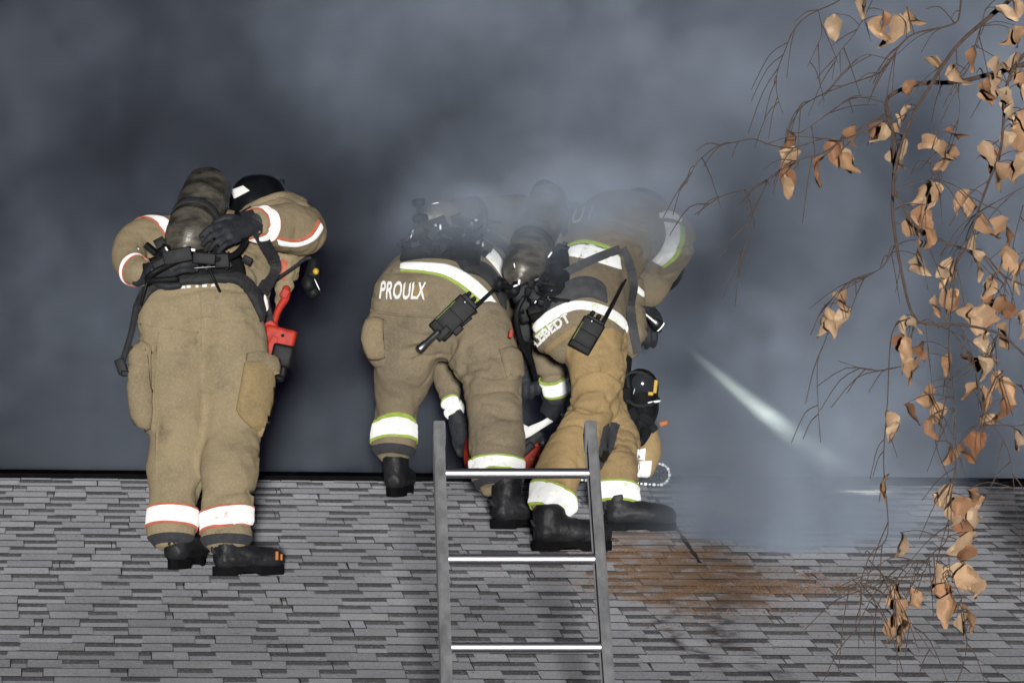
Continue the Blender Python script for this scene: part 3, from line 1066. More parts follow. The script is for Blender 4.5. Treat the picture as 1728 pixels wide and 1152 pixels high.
def tank(parent, base, a, b, r, m):
    """breathing-air cylinder: a = valve end, b = round end"""
    bm = bmesh.new()
    pr = [(0, .022), (.03, .024), (.05, r * .55), (.09, r * .82), (.15, r * .97), (.2, r), (.3, r), (.305, r * 1.02), (.33, r * 1.02), (.335, r), (.62, r), (.625, r * 1.015), (.66, r * 1.015), (.665, r), (.8, r), (.88, r * .95), (.95, r * .72), (.985, r * .4), (1, r * .1)]
    lathe(bm, a, b, pr)
    c = finish(bm, 'air_cylinder', m, parent, base=base)
    ax = (b - a).normalized()
    bm = bmesh.new()
    lathe(bm, a - ax * .055, a + ax * .004, [(0, .016), (.3, .021), (.7, .019), (1, .017)], 14)
    sd = ax.cross(FW).normalized()
    lathe(bm, a - ax * .03 + sd * .015, a - ax * .03 + sd * .075, [(0, .011), (.5, .012), (.55, .024), (.95, .026), (1, .018)], 14)
    finish(bm, 'valve', M['black_plastic'], c, base=base)
    bm = bmesh.new()
    L = (b - a).length
    for t in (.42,):
        lathe(bm, a + ax * (L * t - .016), a + ax * (L * t + .016), [(0, r * 1.005), (.05, r * 1.045), (.95, r * 1.045), (1, r * 1.005)], 28)
    finish(bm, 'cylinder_strap', M['black_web'], parent, base=base)
    return c


def ribbon(parent, base, pts, w, t, m, name, n=None):
    """strap through 3-D points, w wide, t thick, facing the lens side"""
    bm = bmesh.new()
    raw = catmull([tuple(p) for p in pts], 6) if len(pts) > 2 else [tuple(p) for p in pts]
    P = [Vector(p) for p in raw]
    rg_ = []
    for i, p in enumerate(P):
        tg = (P[min(i + 1, len(P) - 1)] - P[max(i - 1, 0)]).normalized()
        nr = n if n is not None else (CAM - p).normalized()
        sd = tg.cross(nr).normalized(); nr = sd.cross(tg)
        rg_.append([bm.verts.new(p + sd * (w * a) + nr * (t * b)) for a, b in ((-.5, -.5), (.5, -.5), (.5, .5), (-.5, .5))])
    for A, B in zip(rg_[:-1], rg_[1:]):
        for k in range(4): bm.faces.new((A[k], A[(k + 1) % 4], B[(k + 1) % 4], B[k]))
    bm.faces.new(list(reversed(rg_[0]))); bm.faces.new(rg_[-1])
    bmesh.ops.recalc_face_normals(bm, faces=bm.faces)
    return finish(bm, name, m, parent, smooth=False, base=base)


def hose(parent, base, pts, r, m, name='hose', seg=10):
    bm = bmesh.new()
    tube(bm, [(p, r) for p in pts], seg=seg, sub=6, rnd=.3)
    return finish(bm, name, m, parent, base=base)


def clutter(parent, base, boxes, name, m, bev=.004):
    bm = bmesh.new()
    for c, s, r in boxes: box(bm, c, s, r, bev)
    return finish(bm, name, m, parent, base=base)


def hardware(parent, base, bvh, quad, Y, n, seed, lift=.03):
    """buckles, fittings and strap ends strewn over the harness, too small to pick apart"""
    r = random.Random(seed)
    bd, bs = bmesh.new(), bmesh.new()
    (x0, y0), (x1, y1), (x2, y2), (x3, y3) = quad
    for i in range(n):
        u, v = r.random(), r.random()
        px = lerp(lerp(x0, x1, u), lerp(x3, x2, u), v); py = lerp(lerp(y0, y1, u), lerp(y3, y2, u), v)
        p, nr = hit(bvh, px, py, Y, lift + r.uniform(-.01, .015))
        rot = cam_rot(r.uniform(-50, 50)) @ Matrix.Rotation(r.uniform(-.5, .5), 3, 'X')
        if r.random() < .78: box(bd, p, (r.uniform(.012, .05), r.uniform(.012, .03), r.uniform(.008, .035)), rot, .002)
        else: box(bs, p - FW * .012, (r.uniform(.003, .018), .008, r.uniform(.003, .014)), rot, .001)
        if i % 5 == 0:
            q, _ = hit(bvh, px + r.uniform(-35, 35), py + r.uniform(-18, 18), Y, lift)
            tube(bd, [(p, .005), (lerp(p, q, .5) - FW * .02, .005), (q, .005)], seg=7, sub=4)
    for b_m, nm, m in ((bd, 'harness_fittings', M['black_plastic']), (bs, 'metal_fittings', M['steel'])):
        o = finish(b_m, nm, m, parent, base=base)
        o['kind'] = 'stuff'


def cam_rot(deg):
    a = math.radians(deg)
    x = RT * math.cos(a) + UP * math.sin(a)
    z = -RT * math.sin(a) + UP * math.cos(a)
    y = z.cross(x)
    return Matrix(((x.x, y.x, z.x), (x.y, y.y, z.y), (x.z, y.z, z.z)))


# ---- A: the upright firefighter on the left, hands behind the hips
bA = roof(345, 962)
YA = bA.y + .05
YAl, YAr = roof(288, 959).y + .05, roof(356, 969).y + .02
troA = [
    [J(290, 905, YAl, 41, 42), J(297, 820, YAl + .03, 47, 46), J(301, 730, YA + .05, 51, 50), J(292, 640, YA + .06, 62, 58), J(294, 560, YA + .06, 64, 66), J(310, 505, YA + .08, 66, 62)],
    [J(384, 910, YAr, 44, 42), J(387, 820, YAr + .04, 48, 46), J(387, 730, YA + .05, 52, 50), J(388, 640, YA + .06, 62, 58), J(386, 560, YA + .06, 64, 66), J(372, 505, YA + .08, 64, 62)],
    [J(340, 575, YA + .12, 84, 36), J(339, 530, YA + .06, 106, 64), J(341, 488, YA + .08, 100, 62), J(343, 470, YA + .1, 94, 56)],
    [J(236, 600, YA + .03, 20, 34), J(234, 660, YA + .02, 20, 38), J(246, 712, YA + .02, 17, 32)],
]
coatA = [
    [J(342, 482, YA + .10, 98, 60), J(345, 450, YA + .15, 92, 62), J(354, 422, YA + .27, 84, 62), J(366, 402, YA + .40, 74, 54), J(385, 392, YA + .5, 46, 40)],
    [J(312, 404, YA + .34, 36, 40), J(256, 402, YA + .22, 36, 36), J(221, 418, YA + .14, 31, 34), J(222, 448, YA + .02, 27, 28), J(244, 462, YA - .06, 22, 22)],
    [J(425, 385, YA + .44, 40, 42), J(482, 367, YA + .42, 44, 42), J(506, 388, YA + .32, 42, 46), J(488, 382, YA + .16, 42, 46), J(446, 377, YA + .02, 33, 34), J(430, 377, YA - .03, 29, 30)],
    [J(470, 405, YA + .38, 34, 30), J(482, 448, YA + .36, 28, 26), J(474, 500, YA + .34, 14, 16), J(466, 524, YA + .33, 8, 10)],
    [J(430, 430, YA + .22, 34, 40), J(432, 480, YA + .16, 28, 40), J(432, 505, YA + .14, 24, 36)],
]
hdA = at(438, 384, YA + .62)
gAl, gAr = at(250, 462, YA - .08), at(424, 380, YA - .06)
A = person(bA, 'upright khaki firefighter with hands behind the hips, orange-edged bands, farthest from the ladder', troA, coatA,
           (hdA - UP * .02, Vector((-.05, -.1, 1)), Vector((.35, 1, -.25))), M['cloth_a'], M['cloth_a'], 1,
           [(gAl, at(275, 452, YA - .14)), (gAr, at(385, 390, YA - .12))], .030)
Z = Vector((0, 0, 1))
for px, py, Yk, tx in ((291, 876, YAl + .01, .05), (385, 877, YAr + .01, -.12)):
    leg_band(A, 'tro', at(px, py, Yk), Vector((tx, .08, 1)), .037, .20, M['orange'], .22)
    dark_cuff(A, 'tro', at(px, py + 38, Yk), Vector((0, .05, 1)), .015, .2)
leg_band(A, 'coat', at(436, 377, YA - .005), at(430, 377, YA - .03) - at(446, 377, YA + .02), .030, .16, M['orange'], .12)
leg_band(A, 'coat', at(258, 396, YA + .23), at(300, 385, YA + .32) - at(221, 425, YA + .14), .034, .17, M['orange'], .22)
leg_band(A, 'coat', at(229, 455, YA - .02), at(244, 462, YA - .06) - at(222, 448, YA + .02), .013, .11, M['orange'], .3)
dark_cuff(A, 'coat', at(421, 378, YA - .055), at(430, 377, YA - .03) - at(446, 377, YA + .02), .014, .14)
strip(A, 'coat', [[(468, 404), (500, 408), (525, 398), (541, 374)], [(470, 414), (503, 416), (532, 404), (546, 384)]], YA + .3, 'reflective_band', M['tape_orange'])
strip(A, 'coat', [[(470, 400), (500, 404), (522, 394), (538, 368)], [(469, 404), (500, 408), (525, 398), (541, 374)]], YA + .3, 'band_trim', M['orange'])
strip(A, 'coat', [[(449, 412), (459, 428), (474, 436)], [(452, 432), (462, 440), (474, 450)]], YA + .3, 'reflective_band', M['tape_orange'])
strip(A, 'coat', [[(456, 440), (466, 444), (475, 442)], [(462, 462), (469, 470), (475, 468)]], YA + .3, 'reflective_band', M['tape_orange'])
strip(A, 'coat', [[(433, 490), (444, 506), (449, 530)], [(441, 486), (449, 503), (454, 530)]], YA + .15, 'reflective_band', M['tape_orange'])
strip(A, 'coat', [[(474, 436), (486, 442)], [(474, 470), (480, 474)]], YA + .3, 'band_trim', M['orange'])
for i in range(8):                                          # upper edges of the name showing under the belt
    x = 262 + i * 13.2 + (i % 2) * 2
    y = 487.5 - i * .85
    strip(A, 'tro', [[(x, y - 2.2), (x + 5 + (i * 3) % 5, y - 2.6)], [(x, y + 2), (x + 5 + (i * 3) % 5, y + 1.6)]], YA, 'lettering', M['white'], .006, 4, 2)
strip(A, 'tro', [[(412, 612), (440, 606), (457, 614)], [(404, 660), (430, 655), (462, 660)], [(398, 690), (430, 700), (461, 690)], [(404, 702), (428, 724), (464, 734)]], YA, 'cargo_pocket', M['patch_tan'], .030, 16, 14, .35)
strip(A, 'tro', [[(416, 596), (440, 597), (460, 610)], [(414, 611), (436, 617), (460, 640)]], YA, 'pocket_flap', M['cloth_a'], .046, 14, 6, .4)
strip(A, 'tro', [[(222, 582), (238, 576), (256, 582)], [(217, 650), (236, 650), (256, 650)], [(228, 716), (240, 726), (254, 722)]], YA, 'cargo_pocket', M['cloth_a'], .022, 12, 14, .35)
strip(A, 'tro', [[(336, 496), (338, 540), (337, 590)], [(338.5, 496), (340.5, 540), (339.5, 590)]], YA, 'seam', M['cloth_a'], .004, 20, 1, 0)
strip(A, 'tro', [[(268, 560), (262, 640), (264, 720), (262, 800)], [(270, 560), (264, 640), (266, 720), (264, 800)]], YA, 'seam', M['cloth_a'], .004, 30, 1, 0)
strip(A, 'tro', [[(238, 545), (300, 556), (334, 560)], [(238, 547.5), (300, 558.5), (334, 562.5)]], YA, 'seam', M['cloth_a'], .005, 24, 1, 0)
boot(A, roof(288, 959), math.radians(-22), shaft=.14)
boot(A, roof(356, 969), math.radians(-70), shaft=.14, spot=True, size=.92)
glove(A, gAl, at(285, 446, YA - .14) - gAl, -FW + UP * .4, 1, .75)
glove(A, gAr, at(370, 396, YA - .14) - gAr, -FW + UP * .5, 1, .6, 1.22)
helmet(A, hdA + UP * .06, Vector((-.05, -.22, 1)), Vector((.35, 1, -.2)), [[[(390, 322), (411, 314)], [(396, 335), (421, 322)]]])

pkA = thing('air_pack', at(335, 450, YA - .02), 'dark scuffed air cylinder pack tilted on the upright firefighter', 'air pack', 'breathing air packs')
b_ = pkA.location.copy()
tank(pkA, b_, at(309, 424, YA - .10), at(358, 300, YA + .22), .084, M['tank'])
finish(patch(A['ba'], [[(240, 448), (300, 436), (350, 438), (405, 432)], [(244, 478), (300, 474), (350, 472), (412, 466)]], YA, .035, 26, 8, .3), 'back_frame', M['pad'], pkA, base=b_)
finish(patch(A['ba'], [[(228, 522), (248, 484), (290, 471), (340, 466), (395, 462), (425, 478), (440, 502), (450, 535)], [(234, 530), (258, 494), (292, 484), (340, 479), (392, 478), (412, 492), (426, 514), (440, 544)]], YA, .024, 44, 5, .3), 'waist_belt', M['black_web'], pkA, base=b_)
ribbon(pkA, b_, [hit(A['bc'], *q, YA, .012)[0] for q in ((405, 340), (428, 372), (447, 408), (458, 450), (462, 490))], .045, .008, M['black_web'], 'shoulder_strap')
ribbon(pkA, b_, [hit(A['bc'], *q, YA, .012)[0] for q in ((330, 345), (312, 372), (296, 410), (286, 440))], .045, .008, M['black_web'], 'shoulder_strap')
clutter(pkA, b_, [(at(300, 432, YA - .20), (.10, .06, .05), cam_rot(12)), (at(345, 436, YA - .17), (.08, .05, .04), cam_rot(-5)), (at(375, 440, YA - .15), (.05, .04, .05), cam_rot(4)), (at(270, 446, YA - .17), (.05, .04, .035), cam_rot(28))], 'regulator_block', M['black_plastic'])
clutter(pkA, b_, [(at(285, 428, YA - .21), (.010, .012, .055), cam_rot(28)), (at(292, 434, YA - .21), (.008, .012, .04), cam_rot(28)), (at(330, 452, YA - .15), (.15, .008, .004), cam_rot(4)), (at(318, 421, YA - .2), (.05, .01, .012), cam_rot(-6))], 'metal_clip', M['steel'], .002)
hose(pkA, b_, [at(300, 440, YA - .2), at(262, 458, YA - .22), at(250, 472, YA - .18), at(300, 470, YA - .16)], .010, M['black_plastic'])
hose(pkA, b_, [at(352, 440, YA - .17), at(395, 430, YA - .14), at(415, 400, YA - .05), at(400, 360, YA + .1)], .011, M['black_plastic'])
hose(pkA, b_, [at(230, 515, YA), at(222, 560, YA - .02), at(210, 600, YA - .03), at(205, 622, YA - .03)], .011, M['black_web'], 'side_strap')
clutter(pkA, b_, [(at(205, 618, YA - .03), (.035, .03, .055), cam_rot(20)), (at(212, 630, YA - .03), (.03, .03, .02), cam_rot(0))], 'buckle', M['black_plastic'])
hose(pkA, b_, [at(452, 480, YA + .2), at(490, 455, YA + .24), at(515, 437, YA + .26), at(526, 436, YA + .26)], .006, M['black_web'], 'lanyard')
hardware(pkA, b_, A['ba'], ((248, 432), (398, 424), (408, 470), (250, 478)), YA, 34, 1, .07)
rgA = thing('hanging_regulator', at(528, 500, YA + .25), 'black mask regulator with yellow button dangling beside the upright firefighter', 'regulator')
b_ = rgA.location.copy()
bm = bmesh.new()
tube(bm, [J(530, 440, YA + .26, 9, 9), J(527, 462, YA + .26, 12, 12), J(524, 482, YA + .26, 13, 12), J(531, 497, YA + .26, 12, 11)], sub=4)
ball(bm, at(521, 478, YA + .23), .026, .02, .03)
finish(bm, 'regulator_body', M['black_plastic'], rgA, base=b_)
bm = bmesh.new(); ball(bm, at(533, 458, YA + .23), .011, .011, .012)
finish(bm, 'button', M['yellow'], rgA, base=b_)
clutter(rgA, b_, [(at(535, 480, YA + .225), (.004, .004, .045), cam_rot(25))], 'glint_rail', M['steel'], .001)

# the saw slung in front of A
swA = thing('chainsaw', at(470, 640, YA + .2), 'red and black power saw slung at the side of the upright firefighter', 'chainsaw', 'power saws')
b_ = swA.location.copy()
YS = YA + .26
bm = bmesh.new()
box(bm, at(473, 568, YS), (.112, .12, .066), cam_rot(-14), .012)
box(bm, at(457, 588, YS), (.034, .10, .10), cam_rot(-24), .008)
box(bm, at(456, 548, YS), (.05, .09, .04), cam_rot(-42), .008)
tube(bm, [J(462, 545, YS, 6), J(470, 522, YS, 6), J(482, 502, YS, 7), J(483, 486, YS, 7)], sub=4)
box(bm, at(481, 495, YS), (.030, .04, .036), cam_rot(-30), .006)
finish(bm, 'body', M['red'], swA, base=b_)
bm = bmesh.new()
box(bm, at(477, 600, YS), (.080, .11, .085), cam_rot(-12), .014)
box(bm, at(474, 626, YS), (.04, .09, .04), cam_rot(-8), .008)
tube(bm, [J(455, 600, YS - .03, 6), J(460, 630, YS - .03, 6), J(476, 640, YS - .02, 6)], sub=4)
finish(bm, 'engine', M['black_plastic'], swA, base=b_)
bm = bmesh.new(); lathe(bm, at(477, 566, YS - .068), at(477, 566, YS - .058), [(0, .006), (1, .006)], 12)
finish(bm, 'bolt', M['black_plastic'], swA, base=b_)
ribbon(swA, b_, [at(446, 470, YA + .14), at(448, 510, YA + .18), at(456, 545, YA + .22)], .03, .005, M['black_web'], 'sling')

# ---- B: bent over at the hips, torso turned to the right
bB = (roof(668, 836) + roof(850, 889)) / 2
YBl, YBr = roof(662, 837).y + .055, roof(826, 890).y + .03
troB = [
    [J(666, 758, YBl, 39, 38), J(668, 700, YBl - .03, 42, 44), J(680, 650, -.72, 44, 48), J(690, 600, -.82, 50, 56), J(702, 555, -.88, 62, 66)],
    [J(838, 806, YBr, 43, 42), J(836, 740, YBr + .06, 46, 46), J(832, 660, -1.06, 50, 52), J(816, 600, -.98, 60, 62), J(798, 555, -.92, 68, 68)],
    [J(690, 560, -.86, 60, 64), J(745, 545, -.86, 66, 72), J(806, 565, -.88, 60, 64)],
    [J(636, 545, -.86, 20, 34), J(634, 575, -.86, 20, 36), J(640, 598, -.85, 16, 28)],
    [J(842, 600, -.98, 34, 40), J(858, 640, -1.02, 20, 34)],
]
coatB = [
    [J(738, 545, -.90, 108, 78), J(745, 515, -.86, 110, 84), J(765, 478, -.72, 96, 84), J(798, 440, -.5, 84, 74), J(835, 412, -.3, 74, 66), J(868, 398, -.18, 50, 50)],
    [J(690, 530, -.88, 66, 62), J(690, 500, -.82, 62, 66), J(720, 470, -.68, 60, 60)],
    [J(806, 548, -.92, 56, 58), J(806, 510, -.82, 52, 60), J(815, 470, -.6, 48, 52)],
    [J(840, 425, -.3, 36, 38), J(862, 465, -.32, 30, 34), J(884, 540, -.5, 26, 30), J(888, 590, -.62, 20, 22)],
    [J(770, 450, -.3, 40, 40), J(738, 560, -.30, 30, 32), J(752, 630, -.38, 22, 26), J(768, 696, -.44, 19, 22)],
]
hdB = at(925, 408, -.02)
gBl, gBr = at(770, 704, -.45), at(890, 600, -.64)
B = person(bB, 'bent firefighter between the other two, lime-edged bands and lettered coat tail', troB, coatB,
           (hdB, Vector((.8, .5, .35)), Vector((.3, .8, -.8))), M['cloth_b'], M['cloth_b'], 2,
           [(gBl, at(778, 735, -.46)), (gBr, at(892, 640, -.66))], .030)
leg_band(B, 'tro', at(665, 730, YBl - .01), Vector((.02, .06, 1)), .036, .2, M['lime'], .28)
dark_cuff(B, 'tro', at(666, 764, YBl), Vector((.1, .05, 1)), .016, .2)
leg_band(B, 'tro', at(838, 788, YBr + .02), Vector((.02, .06, 1)), .028, .2, M['lime'], .25)
dark_cuff(B, 'tro', at(838, 812, YBr), Vector((-.15, .05, 1)), .014, .2)
leg_band(B, 'coat', at(766, 690, -.435), at(768, 696, -.44) - at(752, 630, -.38), .036, .12, M['lime'], .22)
strip(B, 'coat', [[(676, 444), (715, 443), (760, 448), (800, 470), (834, 505), (853, 546)], [(675, 454), (715, 457), (755, 466), (792, 490), (822, 520), (846, 572)]], -.7, 'reflective_band', M['tape_lime'], .009, 40, 5)
strip(B, 'coat', [[(675, 454), (715, 457), (755, 466), (792, 490), (822, 520), (846, 572)], [(676, 458), (715, 461), (752, 470), (788, 494), (818, 525), (843, 576)]], -.7, 'band_trim', M['lime'], .007, 40, 2)
strip(B, 'coat', [[(814, 408), (838, 424), (852, 448), (857, 476)], [(805, 420), (826, 440), (842, 460), (853, 480)]], -.35, 'reflective_band', M['tape_lime'], .008, 24, 4)
letters(B, 'coat', 'PROULX', [(642, 502), (680, 503), (717, 504)], 27, -.85, shear=.10, bold=.02, spacing=1.05)
strip(B, 'coat', [[(620, 521), (680, 530), (760, 534)], [(622, 526), (680, 534), (760, 538)]], -.85, 'hem', M['cloth_b'], .010, 24, 2)
strip(B, 'coat', [[(693, 478), (718, 478)], [(700, 503), (722, 503)]], -.85, 'name_patch', M['patch_tan'], .003, 6, 4)
strip(B, 'tro', [[(618, 540), (632, 536), (648, 540)], [(612, 572), (630, 574), (648, 574)], [(624, 606), (638, 606), (650, 602)]], -.86, 'cargo_pocket', M['pocket_b'], .020, 12, 12, .35)
strip(B, 'tro', [[(842, 590), (862, 585), (876, 592)], [(850, 620), (866, 622), (880, 622)], [(856, 640), (868, 642), (880, 636)]], -.98, 'cargo_pocket', M['cloth_b'], .022, 10, 10, .35)
boot(B, roof(662, 837), math.radians(-14), shaft=.20)
boot(B, roof(826, 890), math.radians(-70), shaft=.18)
glove(B, gBl, at(784, 750, -.46) - gBl, -FW - RT * .4, -1, .9)
glove(B, gBr, at(895, 650, -.66) - gBr, -FW + RT * .3, 1, .8)
helmet(B, hdB + Vector((.06, .03, .03)), Vector((.8, .5, .4)), Vector((.3, .8, -.8)))

pkB = thing('air_pack', at(760, 430, -.6), 'smoke-veiled air cylinder lying level across the back of the bent middle firefighter', 'air pack', 'breathing air packs')
b_ = pkB.location.copy()
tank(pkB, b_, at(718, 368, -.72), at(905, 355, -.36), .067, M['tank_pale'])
finish(patch(B['bc'], [[(684, 420), (730, 398), (780, 392), (812, 398)], [(676, 442), (720, 436), (765, 440), (806, 462)]], -.6, .035, 26, 8, .25), 'back_frame', M['pad'], pkB, base=b_)
finish(patch(B['bc'], [[(770, 442), (800, 440), (826, 452), (850, 490)], [(782, 460), (808, 466), (830, 486), (852, 530)]], -.5, .02, 20, 5, .2), 'waist_belt', M['black_web'], pkB, base=b_)
clutter(pkB, b_, [(at(735, 380, -.80), (.09, .07, .05), cam_rot(20)), (at(705, 395, -.78), (.06, .06, .05), cam_rot(35)), (at(720, 412, -.80), (.12, .05, .03), cam_rot(5)), (at(765, 414, -.76), (.10, .05, .04), cam_rot(-6)), (at(742, 400, -.78), (.20, .04, .016), cam_rot(2)), (at(800, 405, -.66), (.08, .05, .05), cam_rot(-12)), (at(690, 425, -.74), (.03, .05, .06), cam_rot(0))], 'regulator_block', M['black_plastic'])
clutter(pkB, b_, [(at(735, 385, -.845), (.012, .01, .030), cam_rot(4)), (at(743, 384, -.845), (.010, .01, .026), cam_rot(2)), (at(695, 395, -.82), (.006, .01, .035), cam_rot(-18)), (at(748, 405, -.81), (.005, .008, .03), cam_rot(8)), (at(716, 420, -.83), (.005, .008, .03), cam_rot(0)), (at(795, 410, -.70), (.02, .008, .006), cam_rot(4)), (at(735, 343, -.75), (.03, .008, .006), cam_rot(12))], 'metal_clip', M['steel'], .0015)
hose(pkB, b_, [at(700, 392, -.8), at(684, 408, -.8), at(690, 432, -.78), at(730, 430, -.78), at(775, 436, -.7)], .010, M['black_plastic'])
ribbon(pkB, b_, [hit(B['bc'], *q, -.5, .014)[0] for q in ((800, 395), (822, 402), (842, 415), (858, 432))], .04, .008, M['black_web'], 'shoulder_strap')

hardware(pkB, b_, B['bc'], ((688, 392), (815, 385), (812, 440), (682, 438)), -.6, 60, 2, .045)

# ---- C: beside the saw cut, leaning into the smoke, one knee bent
bC = (roof(948, 930) + roof(1050, 892)) / 2
YCl, YCr = roof(895, 927).y + .02, roof(1016, 893).y + .02
troC = [
    [J(930, 852, YCl, 42, 44), J(944, 800, YCl + .05, 40, 46), J(972, 745, YCl + .16, 43, 52), J(1002, 690, -1.44, 43, 52), J(1006, 630, -1.40, 46, 56), J(994, 570, -1.36, 56, 62)],
    [J(1040, 846, YCr, 36, 38), J(1040, 790, YCr + .08, 37, 42), J(1046, 738, -1.04, 34, 42), J(1016, 670, -1.12, 36, 48), J(1012, 590, -1.26, 48, 58)],
    [J(960, 565, -1.34, 48, 56), J(1005, 560, -1.32, 54, 62), J(1026, 575, -1.3, 42, 52)],
    [J(1094, 728, -.92, 15, 20), J(1096, 768, -.92, 17, 22), J(1090, 796, -.92, 14, 18)],
]
coatC = [
    [J(982, 570, -1.36, 74, 64), J(980, 540, -1.34, 78, 70), J(992, 500, -1.2, 70, 70), J(1010, 455, -1.02, 66, 70), J(1032, 405, -.86, 76, 70), J(1050, 375, -.72, 80, 56), J(1070, 362, -.6, 60, 44)],
    [J(925, 570, -1.32, 26, 40), J(934, 535, -1.30, 34, 50), J(960, 500, -1.18, 36, 50)],
    [J(1080, 385, -.72, 50, 52), J(1118, 392, -.70, 46, 50), J(1134, 412, -.62, 40, 44), J(1112, 448, -.46, 34, 36), J(1088, 500, -.40, 26, 28)],
    [J(1000, 385, -.86, 46, 44), J(985, 370, -.82, 34, 34)],
    [J(975, 420, -.92, 34, 34), J(918, 520, -.88, 30, 30), J(924, 600, -.78, 27, 28), J(936, 652, -.72, 22, 24), J(938, 668, -.70, 20, 22)],
    [J(1058, 470, -.82, 28, 36), J(1066, 510, -.84, 26, 34), J(1072, 560, -.92, 18, 26), J(1066, 590, -.96, 10, 18)],
]
hdC = at(1096, 420, -.36)
gCl, gCr = at(938, 676, -.69), at(1086, 512, -.40)
C_ = person(bC, 'firefighter in tan trousers with bent knee, leaning into the smoke beside the saw cut', troC, coatC,
            (hdC, Vector((.45, .75, .5)), Vector((.3, .7, -.9))), M['cloth_c'], M['cloth_b'], 5,
            [(gCl, at(930, 704, -.62)), (gCr, at(1088, 545, -.42))], .030)
leg_band(C_, 'tro', at(932, 844, YCl), Vector((.16, .10, .95)) + RT * .25, .044, .21, M['lime'], .2)
dark_cuff(C_, 'tro', at(922, 878, YCl), Vector((.16, .10, .95)) + RT * .28, .013, .2)
leg_band(C_, 'tro', at(1040, 832, YCr), Vector((.06, .06, 1)), .038, .2, M['lime'], .2)
dark_cuff(C_, 'tro', at(1040, 858, YCr), Vector((.1, .06, 1)), .013, .2)
leg_band(C_, 'coat', at(935, 650, -.72), at(936, 660, -.71) - at(924, 600, -.78), .033, .12, M['lime'], .25)
dark_cuff(C_, 'coat', at(938, 672, -.695), at(936, 660, -.71) - at(924, 600, -.78), .012, .12)
strip(C_, 'coat', [[(897, 552), (926, 524), (968, 508), (1012, 513), (1046, 530), (1061, 552)], [(903, 562), (934, 540), (970, 523), (1006, 527), (1040, 545), (1058, 562)]], -1.3, 'reflective_band', M['tape_lime'], .009, 40, 5)
strip(C_, 'coat', [[(903, 562), (920, 550), (936, 539)], [(906, 572), (922, 557), (938, 545)]], -1.3, 'band_trim', M['lime'], .007, 16, 3)
strip(C_, 'coat', [[(957, 413), (985, 404), (1018, 411), (1042, 424)], [(957, 418), (985, 411), (1016, 418), (1038, 428)]], -.9, 'band_trim', M['lime'], .007, 24, 2)
strip(C_, 'coat', [[(957, 418), (985, 411), (1016, 418), (1046, 430)], [(961, 432), (990, 437), (1020, 446), (1049, 455)]], -.9, 'reflective_band', M['tape_lime'], .008, 24, 4)
strip(C_, 'coat', [[(1112, 360), (1128, 356), (1143, 362), (1150, 370)], [(1114, 368), (1128, 368), (1141, 371), (1149, 376)]], -.75, 'reflective_band', M['tape_lime'], .009, 16, 3)
strip(C_, 'coat', [[(1120, 374), (1124, 396), (1116, 420), (1100, 440)], [(1147, 378), (1147, 404), (1137, 430), (1116, 449)]], -.75, 'reflective_band', M['tape_lime'], .009, 30, 5)
strip(C_, 'coat', [[(1147, 378), (1147, 404), (1137, 430), (1116, 449)], [(1155, 382), (1155, 408), (1142, 436), (1120, 453)]], -.75, 'band_trim', M['lime'], .008, 30, 2)
strip(C_, 'coat', [[(1062, 462), (1073, 478), (1086, 492)], [(1066, 478), (1076, 494), (1087, 502)]], -.82, 'reflective_band', M['tape_lime'], .008, 12, 3)
letters(C_, 'coat', 'LEBEDT', [(908, 583), (931, 562), (964, 541)], 15, -1.3, bold=.03, spacing=1.02)
letters(C_, 'coat', 'U1', [(966, 378), (996, 372)], 22, -.85, shear=.5, bold=.0, spacing=1.3)
strip(C_, 'coat', [[(916, 592), (940, 570), (970, 548)], [(922, 600), (946, 580), (976, 560)]], -1.3, 'name_patch', M['patch_tan'], .004, 16, 4)
strip(C_, 'tro', [[(1018, 720), (1034, 712), (1046, 716)], [(1008, 770), (1024, 764), (1036, 756)], [(1002, 796), (1010, 796), (1016, 790)]], -1.3, 'knee_patch', M['cuff'], .010, 12, 12, .3)
strip(C_, 'tro', [[(1076, 758), (1090, 756)], [(1075, 775), (1088, 776)]], -.95, 'reflective_band', M['tape_lime'], .007, 6, 4)
strip(C_, 'tro', [[(1078, 778), (1100, 777)], [(1076, 804), (1097, 806)]], -.95, 'reflective_band', M['tape_lime'], .010, 8, 4)
boot(C_, roof(895, 927), math.radians(-80), shaft=.14, size=1.03)
boot(C_, roof(1016, 893), math.radians(-84), shaft=.13, size=.95)
glove(C_, gCl, at(922, 706, -.58) - gCl, -FW + UP * .3, 1, 1.0, .95)
glove(C_, gCr, at(1090, 550, -.42) - gCr, -FW + RT * .3, -1, .8)
helmet(C_, hdC + Vector((.03, .06, .03)), Vector((.45, .75, .5)), Vector((.3, .7, -.9)))

pkC = thing('air_pack', at(930, 480, -1.3), 'hazy grey air cylinder standing on end on the back of the tan-trousered firefighter', 'air pack', 'breathing air packs')
b_ = pkC.location.copy()
tank(pkC, b_, at(872, 480, -1.26), at(935, 322, -.96), .078, M['tank'])
finish(patch(C_['bc'], [[(922, 445), (940, 420), (958, 410)], [(905, 500), (935, 470), (962, 455)], [(900, 545), (930, 520), (960, 500)]], -1.2, .035, 16, 16, .3), 'back_frame', M['pad'], pkC, base=b_)
finish(patch(C_['ba'], [[(935, 500), (965, 474), (995, 470), (1020, 486)], [(925, 526), (962, 508), (995, 502), (1024, 512)]], -1.2, .026, 24, 5, .3), 'waist_belt', M['grey_web'], pkC, base=b_)
ribbon(pkC, b_, [hit(C_['bc'], *q, -1., .016)[0] for q in ((952, 470), (975, 457), (1005, 440), (1040, 425))], .032, .010, M['grey_web'], 'shoulder_strap')
ribbon(pkC, b_, [hit(C_['bc'], *q, -1., .016)[0] for q in ((1045, 424), (1056, 446), (1062, 480), (1066, 520), (1070, 560), (1072, 594))], .034, .010, M['grey_web'], 'shoulder_strap')
